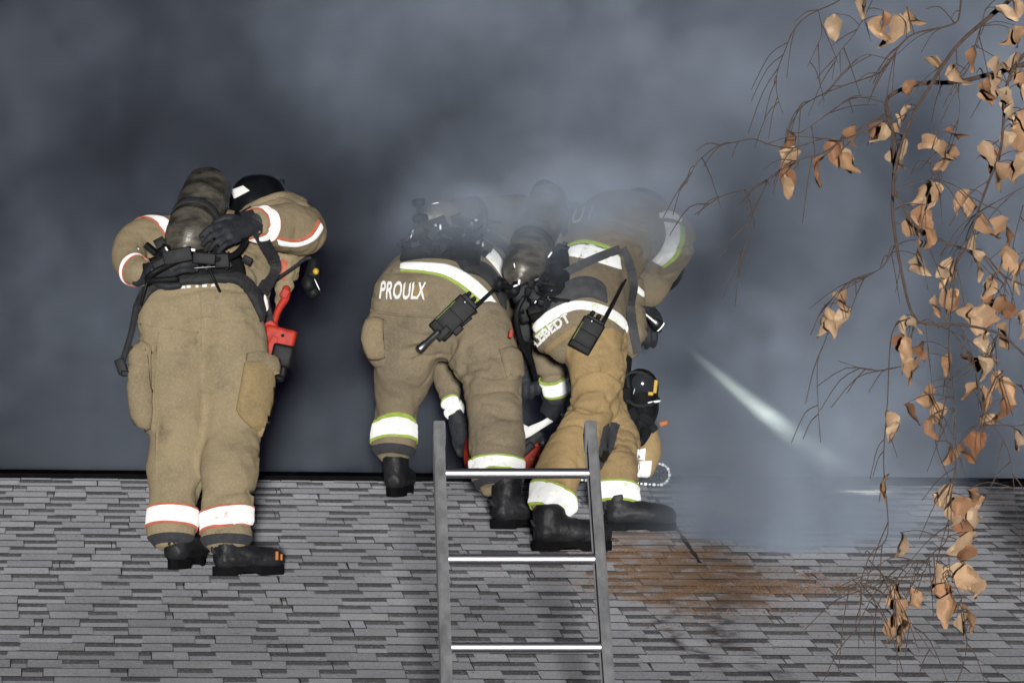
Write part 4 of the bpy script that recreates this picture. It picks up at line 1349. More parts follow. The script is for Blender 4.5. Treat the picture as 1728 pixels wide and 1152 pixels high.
clutter(pkC, b_, [(at(880, 494, -1.22), (.08, .10, .06), cam_rot(25)), (at(896, 520, -1.18), (.10, .10, .10), cam_rot(15)), (at(884, 556, -1.0), (.07, .10, .10), cam_rot(-10)), (at(908, 535, -1.2), (.06, .08, .09), cam_rot(30)), (at(945, 440, -1.1), (.07, .06, .12), cam_rot(-20))], 'regulator_block', M['black_plastic'], .012)
clutter(pkC, b_, [(at(868, 448, -1.36), (.006, .008, .02), cam_rot(10)), (at(928, 430, -1.2), (.008, .008, .028), cam_rot(-35)), (at(870, 482, -1.32), (.02, .01, .008), cam_rot(20)), (at(876, 476, -1.34), (.01, .01, .022), cam_rot(-8))], 'metal_clip', M['steel'], .0015)
clutter(pkC, b_, [(at(862, 563, -1.2), (.014, .012, .03), cam_rot(-8))], 'red_tag', M['red'], .003)
hose(pkC, b_, [at(884, 500, -1.26), at(872, 530, -1.24), at(878, 570, -1.18), at(894, 600, -1.1), at(904, 640, -1.0)], .010, M['black_plastic'])
clutter(pkC, b_, [(at(1022, 497, -1.26), (.05, .02, .035), cam_rot(-15)), (at(1042, 507, -1.22), (.03, .02, .025), cam_rot(-10))], 'buckle', M['grey_web'], .003)

hardware(pkC, b_, C_['ba'], ((905, 450), (950, 425), (945, 520), (893, 545)), -1.2, 34, 3, .05)

mkC = thing('hanging_face_mask', at(1080, 735, -.95), 'black breathing mask with yellow tab hanging in front of the bent knee', 'mask')
b_ = mkC.location.copy()
bm = bmesh.new()
ball(bm, at(1080, 655, -.92), .070, .06, .075, cam_rot(-10))
tube(bm, [J(1082, 660, -.92, 28, 26), J(1086, 690, -.94, 26, 24), J(1082, 715, -.96, 20, 20)], sub=4)
tube(bm, [J(1056, 690, -.98, 9), J(1060, 720, -1.0, 8), J(1052, 738, -1.02, 6)], sub=4)
tube(bm, [J(1100, 700, -.95, 8), J(1090, 730, -.98, 9), J(1080, 748, -1.0, 7)], sub=4)
finish(bm, 'mask_shell', M['black_plastic'], mkC, base=b_)
bm = bmesh.new(); ball(bm, at(1084, 648, -.975), .045, .014, .045, cam_rot(-10))
finish(bm, 'lens', M['lens'], mkC, base=b_)
hose(mkC, b_, [at(1050, 640, -.99), at(1066, 628, -1.0), at(1090, 632, -.99), at(1104, 652, -.97)], .006, M['black_web'], 'head_strap')
hose(mkC, b_, [at(1054, 672, -1.0), at(1074, 684, -1.02), at(1098, 682, -1.0), at(1112, 672, -.97)], .006, M['black_web'], 'head_strap')
clutter(mkC, b_, [(at(1066, 700, -1.0), (.05, .04, .05), cam_rot(25)), (at(1090, 706, -1.0), (.06, .04, .035), cam_rot(-30)), (at(1058, 668, -1.0), (.03, .03, .06), cam_rot(10)), (at(1102, 722, -.98), (.03, .03, .03), cam_rot(40)), (at(1074, 728, -1.0), (.03, .02, .05), cam_rot(-12))], 'regulator', M['pad'], .006)
clutter(mkC, b_, [(at(1106, 652, -.98), (.014, .014, .05), cam_rot(-6)), (at(1098, 664, -.985), (.02, .012, .014), cam_rot(0))], 'tab', M['yellow'], .003)
clutter(mkC, b_, [(at(1104, 678, -.99), (.05, .012, .010), cam_rot(10)), (at(1070, 660, -.99), (.004, .008, .025), cam_rot(-14)), (at(1055, 712, -1.04), (.012, .008, .012), cam_rot(0)), (at(1056, 736, -1.06), (.02, .008, .01), cam_rot(-20))], 'metal_clip', M['steel'], .0015)
clutter(mkC, b_, [(at(1120, 714, -.95), (.036, .02, .020), cam_rot(18))], 'pull_tab', M['tan_tag'], .006)
hose(mkC, b_, [at(1060, 600, -.95), at(1058, 630, -.97), at(1062, 660, -.97)], .016, M['black_plastic'])

# the saw between B and C: red body, bright front handle, bar and chain reaching to the cut
swB = thing('chainsaw', at(900, 800, -.42), 'red chainsaw between the bent firefighters, bar tip resting at the saw cut', 'chainsaw', 'power saws')
b_ = swB.location.copy()
YB = -.50
bm = bmesh.new()
box(bm, at(915, 772, YB), (.17, .10, .095), cam_rot(6), .016)
box(bm, at(905, 757, YB), (.09, .09, .05), cam_rot(30), .012)
box(bm, at(826, 768, YB), (.16, .05, .05), cam_rot(2), .014)
tube(bm, [J(792, 785, YB, 8), J(790, 760, YB, 8), J(800, 738, YB, 8), J(850, 735, YB, 8)], sub=4)
sb = finish(bm, 'body', M['red'], swB, base=b_)
bm = bmesh.new()
box(bm, at(900, 742, YB - .01), (.10, .08, .05), cam_rot(42), .012)
box(bm, at(885, 762, YB - .055), (.03, .03, .09), cam_rot(-48), .005)
box(bm, at(955, 785, YB), (.07, .09, .10), cam_rot(0), .012)
finish(bm, 'engine', M['black_plastic'], swB, base=b_)
bm = bmesh.new()
tube(bm, [J(884, 736, YB - .07, 5), J(893, 728, YB - .08, 8), J(915, 716, YB - .08, 6), J(945, 701, YB - .08, 5), J(952, 720, YB - .04, 5), J(950, 760, YB, 5)], sub=5)
tube(bm, [J(893, 728, YB - .08, 6), J(880, 722, YB - .06, 6), J(876, 745, YB - .02, 5)], sub=4)
finish(bm, 'front_handle', M['white'], swB, base=b_)
bm = bmesh.new()
lathe(bm, at(917, 747, YB - .09), at(917, 747, YB - .05), [(0, .014), (.2, .020), (1, .020)], 16)
lathe(bm, at(911, 768, YB - .072), at(911, 768, YB - .05), [(0, .007), (1, .009)], 12)
finish(bm, 'cap', M['steel'], swB, base=b_)
bm = bmesh.new()
for i, (x, y, w) in enumerate(((899, 775, 8), (905, 776, 5), (910, 777, 7), (903, 781, 10))):
    box(bm, at(x, y, YB - .0585), (w / 440, .003, .006), cam_rot(-8))
finish(bm, 'badge_lettering', M['tan_tag'], swB, smooth=False, base=b_)
bt_, br_ = at(1112, 800, -.50), at(955, 790, -.48)
ax = (bt_ - br_).normalized(); up_ = (UP - ax * UP.dot(ax)).normalized(); nn_ = ax.cross(up_)
L = (bt_ - br_).length; hw = .036
bm = bmesh.new()
ol = [Vector((0, -hw)), Vector((0, hw))]
ol = [(0, hw)] + [(L + hw * math.sin(a), hw * math.cos(a)) for a in [math.pi * k / 16 for k in range(17)]] + [(0, -hw)]
f1 = [bm.verts.new(br_ + ax * x + up_ * y + nn_ * .0035) for x, y in ol]
f2 = [bm.verts.new(br_ + ax * x + up_ * y - nn_ * .0035) for x, y in ol]
bm.faces.new(f1); bm.faces.new(list(reversed(f2)))
for i in range(len(ol)): bm.faces.new((f1[i], f1[(i + 1) % len(ol)], f2[(i + 1) % len(ol)], f2[i]))
bmesh.ops.recalc_face_normals(bm, faces=bm.faces)
M['chain'] = mat('chain_steel', (.75, .77, .82), rough=.5, metal=.3, var=.3, vscale=90)
M['bar'] = mat('bar_steel', (.035, .04, .055), spec=.2, rough=.6, metal=.0, var=.4, vscale=30)
bar = finish(bm, 'guide_bar', M['bar'], swB, smooth=False, base=b_)
bm = bmesh.new()
for k in range(6):
    a = math.pi * 2 * k / 6
    c = br_ + ax * (L + .002 + .014 * math.cos(a)) + up_ * (.014 * math.sin(a))
    for sg in (-1, 1): lathe(bm, c + nn_ * (.003 * sg), c + nn_ * (.0055 * sg), [(0, .0035), (1, .003)], 8)
finish(bm, 'rivet', M['steel'], bar, base=b_)
bm = bmesh.new()
path = [(x, hw + .004) for x in [L * k / 22 for k in range(22)]] + [(L + (hw + .004) * math.sin(a), (hw + .004) * math.cos(a)) for a in [math.pi * k / 10 for k in range(11)]] + [(x, -hw - .004) for x in [L * (1 - k / 22) for k in range(1, 22)]]
for i, (x, y) in enumerate(path):
    j = min(i + 1, len(path) - 1)
    dx, dy = path[j][0] - path[j - 1][0], path[j][1] - path[j - 1][1]
    tx = (ax * dx + up_ * dy).normalized()
    box(bm, br_ + ax * x + up_ * y, (.011 if i % 2 else .0085, .009, .010 if i % 2 else .006), frame(tx, nn_.cross(tx)))
finish(bm, 'chain', M['chain'], bar, smooth=False, base=b_)


def radio(loc, label, cpx, deg, w, h, ant, Y, size_px, chrome=None):
    t = thing('portable_radio', loc, label, 'radio', 'radios clipped to coat tails')
    base = t.location.copy()
    R = cam_rot(deg)
    s = 1 / ppm(loc)
    bm = bmesh.new()
    box(bm, at(*cpx, Y), (w * s, .042, h * s), R, .007)
    ux, uz = R @ Vector((1, 0, 0)), R @ Vector((0, 0, 1))
    box(bm, at(*cpx, Y) + uz * (h * s * .52), (w * s * .8, .036, h * s * .12), R, .004)
    box(bm, at(*cpx, Y) - uz * (h * s * .1) - FW * .022, (w * s * .86, .008, h * s * .42), R, .003)
    finish(bm, 'case', M['black_plastic'], t, base=base)
    bm = bmesh.new()
    for k in (-.25, .05): lathe(bm, at(*cpx, Y) + uz * (h * s * .55) + ux * (w * s * k), at(*cpx, Y) + uz * (h * s * .55 + .022) + ux * (w * s * k), [(0, .008), (.8, .0085), (1, .006)], 12)
    finish(bm, 'knob', M['black_plastic'], t, base=base)
    bm = bmesh.new()
    ball(bm, at(*cpx, Y) + uz * (h * s * .44) - ux * (w * s * .12) - FW * .024, .007, .004, .007)
    finish(bm, 'button', M['steel'], t, base=base)
    bm = bmesh.new()
    a0 = at(*cpx, Y) + uz * (h * s * .5) + ux * (w * s * .33)
    tube(bm, [(a0, .009), (lerp(a0, at(*ant, Y + .06), .35), .0075), (at(*ant, Y + .06), .004)], seg=10, sub=3)
    finish(bm, 'antenna', M['black_plastic'], t, base=base)
    bm = bmesh.new()
    box(bm, at(*cpx, Y) - ux * (w * s * .43) - FW * .02, (.006, .012, h * s * .6), R, .002)
    finish(bm, 'lime_edge', M['lime_dim'], t, base=base)
    return t, base, R


M['lime_dim'] = mat('worn_lime', (.13, .20, .03), rough=.6, var=.6, vscale=60)
pB_, nB_ = hit(B['bc'], 765, 548, -.9, .03)
rB, base, R = radio(pB_, 'black radio with chrome flashlight below it, hung across the lettered coat tail', (764, 536), -46, 40, 76, (862, 462), pB_.y - .03, 1)
bm = bmesh.new()
fa, fb = at(742, 558, pB_.y - .06), at(706, 591, pB_.y - .06)
lathe(bm, fa, fb, [(0, .010), (.1, .0125), (.6, .0125), (.66, .015), (.95, .0175), (1, .015)], 16)
fb2 = at(736, 556, pB_.y - .05)
finish(bm, 'light_barrel', M['steel'], rB, base=base)
clutter(rB, base, [(at(786, 541, pB_.y - .03), (.05, .03, .02), cam_rot(40)), (at(794, 530, pB_.y - .03), (.055, .02, .014), cam_rot(24)), (at(772, 556, pB_.y - .03), (.03, .03, .04), cam_rot(-46)), (at(748, 562, pB_.y - .03), (.03, .03, .06), cam_rot(-46))], 'clip', M['black_plastic'], .004)
pC_, nC_ = hit(C_['bc'], 990, 563, -1.35, .03)
radio(pC_, 'black radio with long antenna clipped to the tan-trousered firefighter', (990, 566), -30, 40, 58, (1056, 472), pC_.y - .03, 1)

# ------------------------------------------------------------------ flashlight on C's strap, its beam runs down to the shingles
fl0, fl1 = at(1078, 521, -.58), roof(1452, 829, -.02)
fd = (fl1 - fl0).normalized()
flash = thing('flashlight', fl0, 'small lit flashlight on the tan-trousered firefighter shining through the smoke', 'flashlight')
bm = bmesh.new()
lathe(bm, fl0, fl0 + fd * .11, [(0, .012), (.08, .014), (.6, .014), (.7, .02), (.98, .024)], 20)
finish(bm, 'barrel', M['steel'], flash, base=fl0)
bm = bmesh.new()
lathe(bm, fl0 + fd * .108, fl0 + fd * .112, [(0, .021), (1, .020)], 20)
mm = mat('lit_lens', (.9, .95, .85), rough=.3)
mm.node_tree.nodes['Principled BSDF'].inputs['Emission Color'].default_value = (.95, 1, .82, 1)
mm.node_tree.nodes['Principled BSDF'].inputs['Emission Strength'].default_value = 3.0
finish(bm, 'lens', mm, flash, base=fl0)
ld = bpy.data.lights.new('flashlight_beam', 'SPOT')
ld.energy = 750.0
ld.color = (1.0, .98, .74)
ld.spot_size = math.radians(9)
ld.spot_blend = 1.0
ld.shadow_soft_size = .012
lo = bpy.data.objects.new('flashlight_beam', ld)
COL.objects.link(lo)
lo.parent = flash
lo.location = fd * .125
lo.rotation_euler = fd.to_track_quat('-Z', 'Y').to_euler()

# ------------------------------------------------------------------ tree: drooping twigs with dry leaves, nearer than the roof
YT = -8.2
rt = random.Random(21)
tree_base = at(2330, 700, YT + .5); tree_base.z = GROUND_Z
tree = thing('tree', tree_base, 'drooping bare tree with clinging dry orange leaves in front of the roof', 'tree')
TBs = tree_base
BR = [  # (start radius px, end radius px, depth start, depth end, points)
    (9, 6, .3, 0, [(1790, 80), (1728, 108), (1673, 124), (1612, 139), (1560, 141), (1517, 154), (1496, 172), (1498, 198), (1508, 222)]),
    (6, 3.4, 0, -.1, [(1508, 222), (1510, 286), (1505, 355), (1516, 430), (1538, 524), (1560, 546), (1622, 549), (1685, 561), (1728, 599), (1760, 640)]),
    (8, 4.5, .2, -.1, [(1760, -50), (1704, 0), (1669, 30), (1625, 65), (1595, 104), (1569, 148), (1543, 191), (1521, 243), (1509, 290)]),
    (6, 3.2, .1, -.2, [(1775, 40), (1727, 95), (1699, 143), (1690, 252), (1669, 304), (1647, 369), (1630, 417), (1612, 451), (1605, 520)]),
    (4.5, 3.2, -.1, .1, [(1508, 321), (1543, 378), (1582, 404), (1621, 417), (1665, 434), (1690, 464), (1727, 482), (1780, 500)]),
    (3.2, 1.4, 0, -.3, [(1504, 195), (1474, 213), (1421, 237), (1387, 234), (1339, 250), (1300, 246), (1272, 236), (1241, 239), (1213, 246), (1179, 274), (1157, 311)]),
    (3.4, 1.4, 0, -.2, [(1495, 191), (1430, 230), (1395, 256), (1356, 267), (1326, 282), (1300, 299), (1266, 317), (1216, 333), (1172, 361)]),
    (2.0, 1.2, -.1, -.2, [(1326, 282), (1300, 299), (1280, 340), (1266, 374), (1260, 411), (1241, 442), (1219, 505)]),
    (3.6, 1.6, .1, -.2, [(1621, -20), (1619, 26), (1604, 43), (1543, 56), (1517, 82), (1502, 102), (1482, 124), (1430, 141), (1387, 161), (1356, 178), (1339, 204), (1330, 221)]),
    (1.8, 1.2, 0, 0, [(1502, 102), (1465, 91), (1439, 104)]),
    (2.6, 1.2, 0, -.2, [(1440, -15), (1408, 4), (1365, 26), (1339, 52), (1326, 87), (1313, 121), (1311, 156), (1322, 191)]),
    (1.6, 1.1, -.1, -.1, [(1382, 18), (1387, 56), (1375, 85), (1361, 113)]),
    (2.0, 1.1, 0, 0, [(1478, -10), (1460, 22), (1443, 56), (1413, 95), (1404, 134)]),
    (2.0, 1.2, 0, .1, [(1330, 221), (1352, 222), (1400, 190), (1440, 165), (1490, 172)]),
    (2.4, 1.4, -.1, -.2, [(1535, 536), (1506, 561), (1498, 680), (1491, 780), (1497, 898), (1470, 935), (1452, 980), (1426, 998)]),
    (2.2, 1.2, 0, -.1, [(1510, 417), (1491, 449), (1460, 468), (1435, 474)]),
    (1.6, 1.1, -.1, -.1, [(1491, 449), (1450, 475), (1416, 492), (1391, 517)]),
    (1.8, 1.1, -.1, -.2, [(1522, 617), (1490, 623), (1460, 624), (1413, 608)]),
    (1.6, 1.1, -.1, -.2, [(1400, 560), (1391, 580), (1379, 617), (1382, 699), (1384, 745)]),
    (2.2, 1.3, 0, -.2, [(1605, 520), (1600, 590), (1610, 655), (1612, 740), (1612, 790), (1606, 832)]),
    (2.2, 1.2, 0, -.1, [(1685, 561), (1672, 610), (1690, 640), (1728, 650)]),
    (2.0, 1.2, -.1, -.2, [(1600, 895), (1594, 916), (1572, 938), (1557, 968), (1527, 974), (1487, 974), (1456, 996)]),
    (1.8, 1.1, -.1, -.2, [(1572, 947), (1533, 950), (1511, 962), (1487, 985)]),
    (2.2, 1.2, -.1, -.2, [(1466, 944), (1490, 971), (1508, 990), (1512, 1030)]),
    (2.2, 1.2, -.1, -.2, [(1453, 983), (1472, 1011), (1478, 1032), (1473, 1081)]),
    (2.0, 1.2, -.1, -.2, [(1453, 990), (1453, 1014), (1444, 1054), (1458, 1087)]),
    (2.0, 1.2, -.1, -.2, [(1630, 1068), (1632, 1093), (1623, 1136)]),
    (1.6, 1.1, -.1, -.2, [(1600, 928), (1605, 971), (1622, 1010), (1630, 1068)]),
    (1.6, 1.1, -.1, -.1, [(1606, 832), (1600, 895)]),
    (2.0, 1.2, .1, .0, [(1728, 345), (1716, 380), (1708, 415), (1700, 470), (1690, 520)]),
    (1.8, 1.1, 0, -.1, [(1660, 20), (1640, 100), (1592, 200), (1570, 275), (1590, 330)]),
    (1.6, 1.1, 0, -.1, [(1612, 139), (1618, 190), (1600, 260), (1566, 330), (1564, 390)]),
    (1.6, 1.0, -.1, -.1, [(1655, 690), (1700, 760), (1715, 860), (1726, 905)]),
    (1.5, 1.0, -.1, -.1, [(1560, 546), (1570, 620), (1575, 700), (1580, 745)]),
    (1.5, 1.0, 0, -.1, [(1622, 549), (1640, 600), (1650, 680), (1655, 760)]),
    (1.4, 1.0, -.2, -.2, [(1508, 990), (1530, 1040), (1560, 1080), (1580, 1110)]),
    (1.8, 1.1, 0, 0, [(1760, 300), (1700, 330), (1650, 360), (1640, 390)]),
    (1.8, 1.1, 0, 0, [(1770, 700), (1710, 720), (1668, 700), (1640, 650)]),
]
twig_pts = []
for ra, rb, da, db, pts in BR:
    bm = bmesh.new()
    n = len(pts)
    jit = [(x + rt.uniform(-1.5, 1.5), y + rt.uniform(-1.5, 1.5)) for x, y in pts]
    ch = []
    for i, (x, y) in enumerate(jit):
        t = i / (n - 1)
        p = at(x, y, YT + lerp(da, db, t) + rt.uniform(-.02, .02))
        ch.append((p, lerp(ra, rb, t) / ppm(p) * .50))
    tube(bm, ch, seg=7, sub=5, rnd=.2)
    fine = catmull([tuple(c[0]) + (c[1],) for c in ch], 5)
    twig_pts += [(Vector(f[:3]), f[3]) for f in fine]
    # thin side shoots
    for k in range(2, len(fine) - 1):
        if rt.random() < (.30 if ra < 4 else .17):
            p = Vector(fine[k][:3]); q = Vector(fine[k + 1][:3])
            tg = (q - p).normalized()
            dr = (tg * rt.uniform(.3, 1) + Vector((rt.uniform(-1, .6), rt.uniform(-.7, .7), rt.uniform(-1.1, .35)))).normalized()
            ln = rt.uniform(.03, .15)
            sp = [(p, .0016), (p + dr * ln * .5 + Vector((0, 0, rt.uniform(-.01, .012))), .0012), (p + dr * ln + Vector((0, 0, -ln * .25)), .0009)]
            tube(bm, sp, seg=5, sub=3, rnd=.2)
    finish(bm, 'branch', M['wood'], tree, base=TBs)
bm = bmesh.new()                                            # trunk and limbs, outside the picture
top = at(2260, -500, YT + .4)
tube(bm, [(tree_base - Vector((0, 0, .05)), .17), (tree_base + Vector((.03, 0, .5)), .13), (lerp(tree_base, top, .5) + Vector((.08, .05, 0)), .11), (top, .06)], seg=14, sub=6)
tr = finish(bm, 'trunk', M['wood'], tree, base=TBs)
for (px, py, r) in ((1790, 80, 9), (1760, 640, 4), (1760, -50, 8), (1775, 40, 6), (1780, 500, 4), (1621, -20, 4), (1440, -15, 3), (1478, -10, 3), (1760, 300, 3), (1770, 700, 3)):
    p = at(px, py, YT + .15)
    s = min(1., max(.1, (p.z + .35 - tree_base.z) / (top.z - tree_base.z)))
    q = lerp(tree_base, top, s)
    bm = bmesh.new()
    tube(bm, [(q, .022), (lerp(q, p, .45) + Vector((0, .1, .18)), .014), (p, r / ppm(p) * .50)], seg=8, sub=6)
    finish(bm, 'limb', M['wood'], tree, base=TBs)

LEAF = []
for k in range(12):
    bm = bmesh.new()
    nu, nv = 8, 4
    fold = rt.uniform(.3, 1.15); curl = rt.uniform(-1.2, 2.2); twist = rt.uniform(-1.9, 1.9); bend = rt.uniform(-.35, .35); ph = rt.uniform(0, 6)
    wmax = rt.uniform(.38, .52)
    G = []
    for i in range(nu + 1):
        t = i / nu
        w = wmax * (math.sin(math.pi * t ** .75) ** .8) * (1 - .15 * t) + .004
        row = []
        for j in range(nv + 1):
            s = (j / nv - .5) * 2
            x = w * s * math.cos(fold * abs(s) * .9)
            y = -w * abs(s) * math.sin(fold * .9) - .10 * math.sin(curl * t * 2.2) + .055 * math.sin(9 * t + 3 * s + ph) + rt.uniform(-.03, .03)
            z = -t + .04 * rt.uniform(-1, 1) * (abs(s) > .9)
            a = twist * t
            x *= 1 + .22 * math.sin(11 * t + ph + (2 if s > 0 else 0))
            row.append(bm.verts.new((x * math.cos(a) - y * math.sin(a) + bend * t * t, x * math.sin(a) + y * math.cos(a) + .25 * curl * t * t, z)))
        G.append(row)
    for i in range(nu):
        for j in range(nv): bm.faces.new((G[i][j], G[i][j + 1], G[i + 1][j + 1], G[i + 1][j]))
    me = bpy.data.meshes.new('leaf'); bm.to_mesh(me); bm.free()
    me.materials.append(M['leaf'])
    me.polygons.foreach_set('use_smooth', [True] * len(me.polygons))
    LEAF.append(me)

LP = []
for x, y in [(370, 20), (258, 105), (425, 115), (430, 85), (495, 112), (565, 65), (630, 250), (550, 350), (412, 505), (425, 525), (65, 545), (75, 620), (50, 705), (55, 725), (190, 655), (285, 590), (290, 620), (330, 530), (245, 595), (300, 645), (525, 450), (495, 520), (490, 620), (508, 570), (480, 630), (615, 555), (680, 585), (670, 610), (710, 525), (740, 290), (795, 230), (910, 65), (950, 40), (928, 155), (965, 140), (880, 260), (912, 280), (955, 250), (840, 375), (890, 330), (910, 375), (860, 345), (945, 410), (970, 360), (960, 470), (940, 450), (918, 550), (965, 540), (830, 600), (855, 620), (900, 690), (950, 670), (980, 640), (620, 755), (655, 750), (600, 760), (745, 785), (775, 805), (845, 885), (895, 880), (915, 915), (555, 885), (585, 855), (605, 930), (570, 970), (590, 1040), (680, 1060), (705, 1065), (795, 955), (805, 1030), (910, 1010), (935, 1020), (970, 1020), (850, 1110), (960, 1085), (1000, 480), (985, 320)]:
    LP.append((1300 + x / 2.304, y / 2.304))
for x, y in [(590, 525), (585, 580), (535, 580), (550, 600), (835, 540), (862, 530), (880, 525), (915, 565), (960, 575), (975, 585), (1030, 550), (1015, 545), (1060, 590), (985, 520), (975, 490), (745, 590), (775, 590), (740, 650), (755, 655), (785, 665), (765, 715), (960, 645), (1025, 620), (930, 690), (950, 705), (870, 695), (1000, 745), (1025, 770), (820, 775), (812, 800), (925, 770), (950, 790), (765, 830), (840, 830), (825, 870), (1010, 830), (970, 850), (705, 860), (715, 880), (865, 945), (915, 935), (940, 910), (1045, 900), (698, 1030)]:
    LP.append((1060 + x / 1.6, 180 + y / 1.6))
for x, y in [(700, 170), (740, 230), (715, 120), (790, 180), (850, 140), (870, 170), (850, 230), (880, 240), (820, 300), (455, 400), (810, 390), (830, 420), (790, 560), (830, 600), (650, 590), (690, 650), (700, 700), (735, 750), (515, 690), (460, 700), (450, 760), (430, 850), (450, 885), (820, 800), (805, 830)]:
    LP.append((1380 + x / 3.273, 800 + y / 3.273))
for i, (px, py) in enumerate(LP):
    p0 = at(px, py, YT)
    best = min(twig_pts, key=lambda q: (q[0] - p0).length + (0.03 if q[0].z < p0.z else 0))
    Yl = best[0].y + rt.uniform(-.05, .05)
    size = rt.uniform(.050, .077)
    if py > 880: size *= 1.12
    c = at(px, py, Yl)
    stem = c + Vector((0, 0, size * .5))
    o = bpy.data.objects.new('leaf', LEAF[i % 12]); COL.objects.link(o); o.parent = tree
    tl = rt.gauss(0, .38)
    rot = Quaternion((0, 1, 0), tl) @ Quaternion((1, 0, 0), rt.gauss(0, .3)) @ Quaternion((0, 0, 1), rt.choice((0, math.pi)) + rt.gauss(0, .75))
    off = rot @ Vector((0, 0, -size * .5))
    o.matrix_local = Matrix.Translation(c - off - TBs) @ rot.to_matrix().to_4x4() @ Matrix.Diagonal((size * rt.uniform(.85, 1.15), size, size, 1))
    st = c - off
    b0 = best[0]
    bm = bmesh.new()
    mid = lerp(b0, st, .5) + Vector((rt.uniform(-.01, .01), 0, (b0 - st).length * .12))
    tube(bm, [(b0, .0012), (mid, .0011), (st, .0009)], seg=5, sub=3, rnd=.1)
    finish(bm, 'twig', M['wood'], tree, base=TBs)

# ------------------------------------------------------------------ smoke: one drifting body of real volume, rising from the cut and blowing behind the crew
def smoke():
    ng = bpy.data.node_groups.new('smoke', 'GeometryNodeTree')
    ng.interface.new_socket('Geometry', in_out='OUTPUT', socket_type='NodeSocketGeometry')
    N, L = ng.nodes, ng.links
    out = N.new('NodeGroupOutput')
    pos = N.new('GeometryNodeInputPosition').outputs[0]

    def inp(sock, v):
        if hasattr(v, 'is_linked') or isinstance(v, bpy.types.NodeSocket): L.new(v, sock)
        else: sock.default_value = v

    def mt(op, a, b=0., c=0.):
        n = N.new('ShaderNodeMath'); n.operation = op
        for s, v in zip(n.inputs, (a, b, c)): inp(s, v)
        return n.outputs[0]

    def vm(op, a, b):
        n = N.new('ShaderNodeVectorMath'); n.operation = op
        inp(n.inputs[0], a); inp(n.inputs[1], b)
        return n.outputs['Value'] if op == 'LENGTH' else n.outputs[0]

    def ns(vec, scale, det, rough=.55, dist=0.):
        n = N.new('ShaderNodeTexNoise')
        L.new(vec, n.inputs['Vector'])
        n.inputs['Scale'].default_value = scale; n.inputs['Detail'].default_value = det
        n.inputs['Roughness'].default_value = rough; n.inputs['Distortion'].default_value = dist
        return n.outputs[0]

    def ss(v, lo, hi, a=0., b=1.):
        n = N.new('ShaderNodeMapRange'); n.interpolation_type = 'SMOOTHSTEP'
        L.new(v, n.inputs[0])
        for i, q in enumerate((lo, hi, a, b)): n.inputs[i + 1].default_value = q
        return n.outputs[0]

    wob = N.new('ShaderNodeTexNoise'); L.new(pos, wob.inputs['Vector']); wob.inputs['Scale'].default_value = .9; wob.inputs['Detail'].default_value = 3
    warp = vm('MULTIPLY', vm('SUBTRACT', wob.outputs['Color'], (.5, .5, .5)), (.9, .9, .9))
    wp = vm('ADD', pos, warp)

    hp = vm('ADD', pos, vm('MULTIPLY', warp, (.3, .3, .3)))

    def blob(px, py, Y, rx, ry, rz, src=None):
        c = at(px, py, Y)
        l = vm('LENGTH', vm('DIVIDE', vm('SUBTRACT', src or wp, tuple(c)), (rx, ry, rz)), (0, 0, 0))
        return mt('POWER', 2.718, mt('MULTIPLY', mt('MULTIPLY', l, l), -1.))

    big = ss(ns(vm('MULTIPLY', wp, (1., .6, 1.25)), .95, 6, .58, .6), .36, .64)
    fine = ss(ns(vm('ADD', wp, vm('MULTIPLY', warp, (.6, .6, .6))), 2.5, 8, .66, 1.0), .34, .66, .06, 1.85)
    tot = None
    for w, a in SMOKE_BLOBS:
        q = mt('MULTIPLY', blob(*a), w)
        tot = q if tot is None else mt('ADD', tot, q)
    tot = mt('MAXIMUM', tot, 0.)
    back = mt('MULTIPLY', mt('MULTIPLY', tot, mt('ADD', mt('MULTIPLY', big, .95), .32)), fine)
    dens = back
    swirl = ss(ns(vm('ADD', wp, (3.1, 1.7, 5.2)), 1.7, 6, .6, 1.2), .34, .64, .12, 1.5)
    roll = mt('MULTIPLY', swirl, fine)
    for w, a in PLUME_BLOBS:
        dens = mt('ADD', dens, mt('MULTIPLY', mt('MULTIPLY', blob(*a), w), roll))
    for w, a in GAP_BLOBS:
        dens = mt('MULTIPLY', dens, mt('SUBTRACT', 1., mt('MULTIPLY', blob(*a, hp), w)))
    # fade out towards the sides of the body so that it has no hard faces
    s = N.new('ShaderNodeSeparateXYZ'); L.new(pos, s.inputs[0])
    for ax_, lo, hi in ((0, SM0.x, SM1.x), (1, SM0.y, SM1.y), (2, SM0.z, SM1.z)):
        dens = mt('MULTIPLY', dens, ss(s.outputs[ax_], lo, lo + .6))
        dens = mt('MULTIPLY', dens, ss(s.outputs[ax_], hi - .6, hi, 1., 0.))
    dens = mt('MULTIPLY', dens, SMOKE_GAIN)
    vc = N.new('GeometryNodeVolumeCube')
    L.new(dens, vc.inputs['Density'])
    vc.inputs['Min'].default_value = SM0; vc.inputs['Max'].default_value = SM1
    for i, k in enumerate(('Resolution X', 'Resolution Y', 'Resolution Z')):
        vc.inputs[k].default_value = int((SM1[i] - SM0[i]) / SM_VOX)
    m = bpy.data.materials.new('smoke')
    MN, ML = nodes_of(m)
    MN.remove(MN['Principled BSDF'])
    pv = MN.new('ShaderNodeVolumePrincipled')
    pv.inputs['Color'].default_value = (.68, .785, .945, 1)
    pv.inputs['Density'].default_value = 1.0
    pv.inputs['Anisotropy'].default_value = -0.15
    ML.new(pv.outputs[0], MN['Material Output'].inputs['Volume'])
    sm = N.new('GeometryNodeSetMaterial'); sm.inputs['Material'].default_value = m
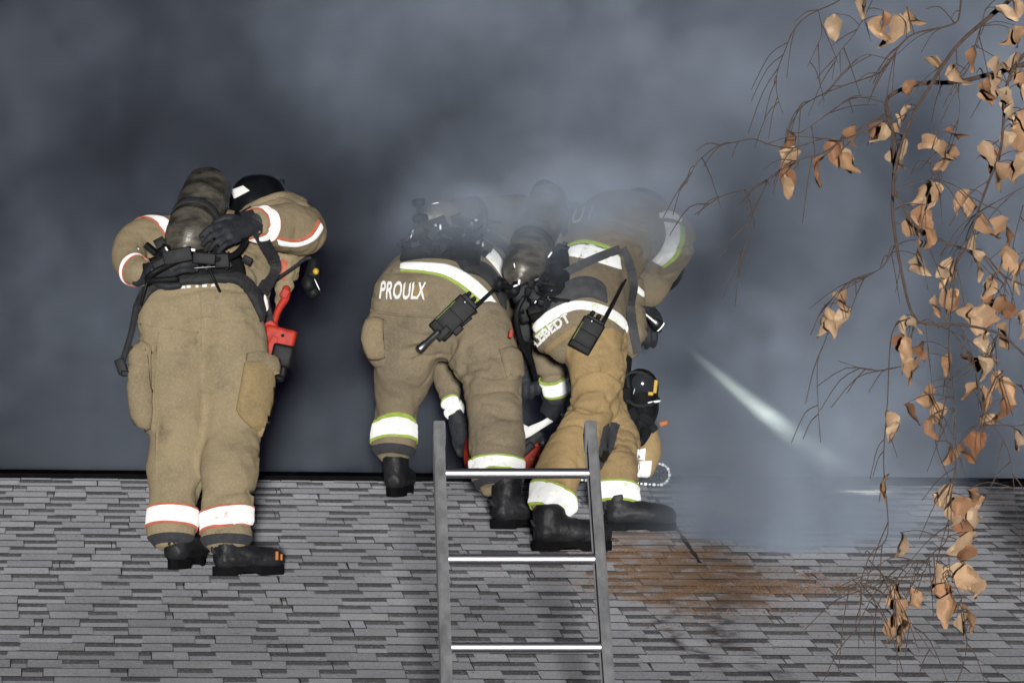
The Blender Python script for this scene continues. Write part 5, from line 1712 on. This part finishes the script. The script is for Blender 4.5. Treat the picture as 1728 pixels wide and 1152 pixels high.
    L.new(vc.outputs[0], sm.inputs[0]); L.new(sm.outputs[0], out.inputs[0])
    me = bpy.data.meshes.new('smoke'); me.materials.append(m)
    o = bpy.data.objects.new('smoke', me); COL.objects.link(o)
    md = o.modifiers.new('smoke', 'NODES'); md.node_group = ng
    tag(o, 'grey smoke pouring from the roof and drifting behind the firefighters', 'smoke', kind='stuff')
    return o


SM0, SM1, SM_VOX = Vector((-4.6, -2.4, -1.4)), Vector((5.2, 3.2, 3.6)), .058
SMOKE_GAIN = 1.0
SMOKE_BLOBS = [
    (.85, (1340, 130, 1.5, 2.0, .8, .75)),
    (.36, (950, 40, 1.5, .9, .7, .45)),
    (.60, (1560, 480, 1.5, 1.1, .8, .9)),
    (.20, (60, 520, 1.5, 1.3, .7, .75)),
    (.20, (520, 680, 1.4, 1.0, .6, .45)),
    (.13, (150, 120, 1.6, .9, .6, .4)),
    (.04, (864, 400, 1.4, 6.0, 1.2, 3.0)),
]
PLUME_BLOBS = [
    (17.0, (1280, 886, -1.30, .30, .36, .13)),
    (13.0, (1310, 838, -.80, .34, .36, .16)),
    (5.5, (1280, 740, -.05, .40, .30, .24)),
    (3.0, (1400, 720, .45, .50, .30, .34)),
    (2.0, (1560, 760, .50, .45, .30, .24)),
    (.15, (1310, 706, -.42, .15, .20, .12)),
    (2.4, (1250, 590, .20, .38, .3, .28)),
    (1.6, (1420, 560, .40, .45, .3, .30)),
    (6.0, (1025, 352, -1.08, .38, .20, .18)),
    (4.2, (875, 354, -1.15, .34, .20, .18)),
    (.6, (940, 420, -1.45, .22, .18, .2)),
]
GAP_BLOBS = [
    (1., (470, 262, 1.5, .85, 1.8, .25)),
    (1., (1222, 330, 1.0, .30, 4.0, .46)),
    (.85, (1350, 470, 1.2, .36, 1.5, .12)),
    (1., (600, 390, .8, .38, 1.8, .38)),
    (1., (1150, 580, -.45, .22, .5, .20)),
    (1., (1440, 806, -.6, .30, .66, .15)),
    (1., (1092, 800, -1.0, .26, 1.8, .19)),
    (1., (1055, 868, -1.4, .20, 1.0, .12)),
]
smoke()
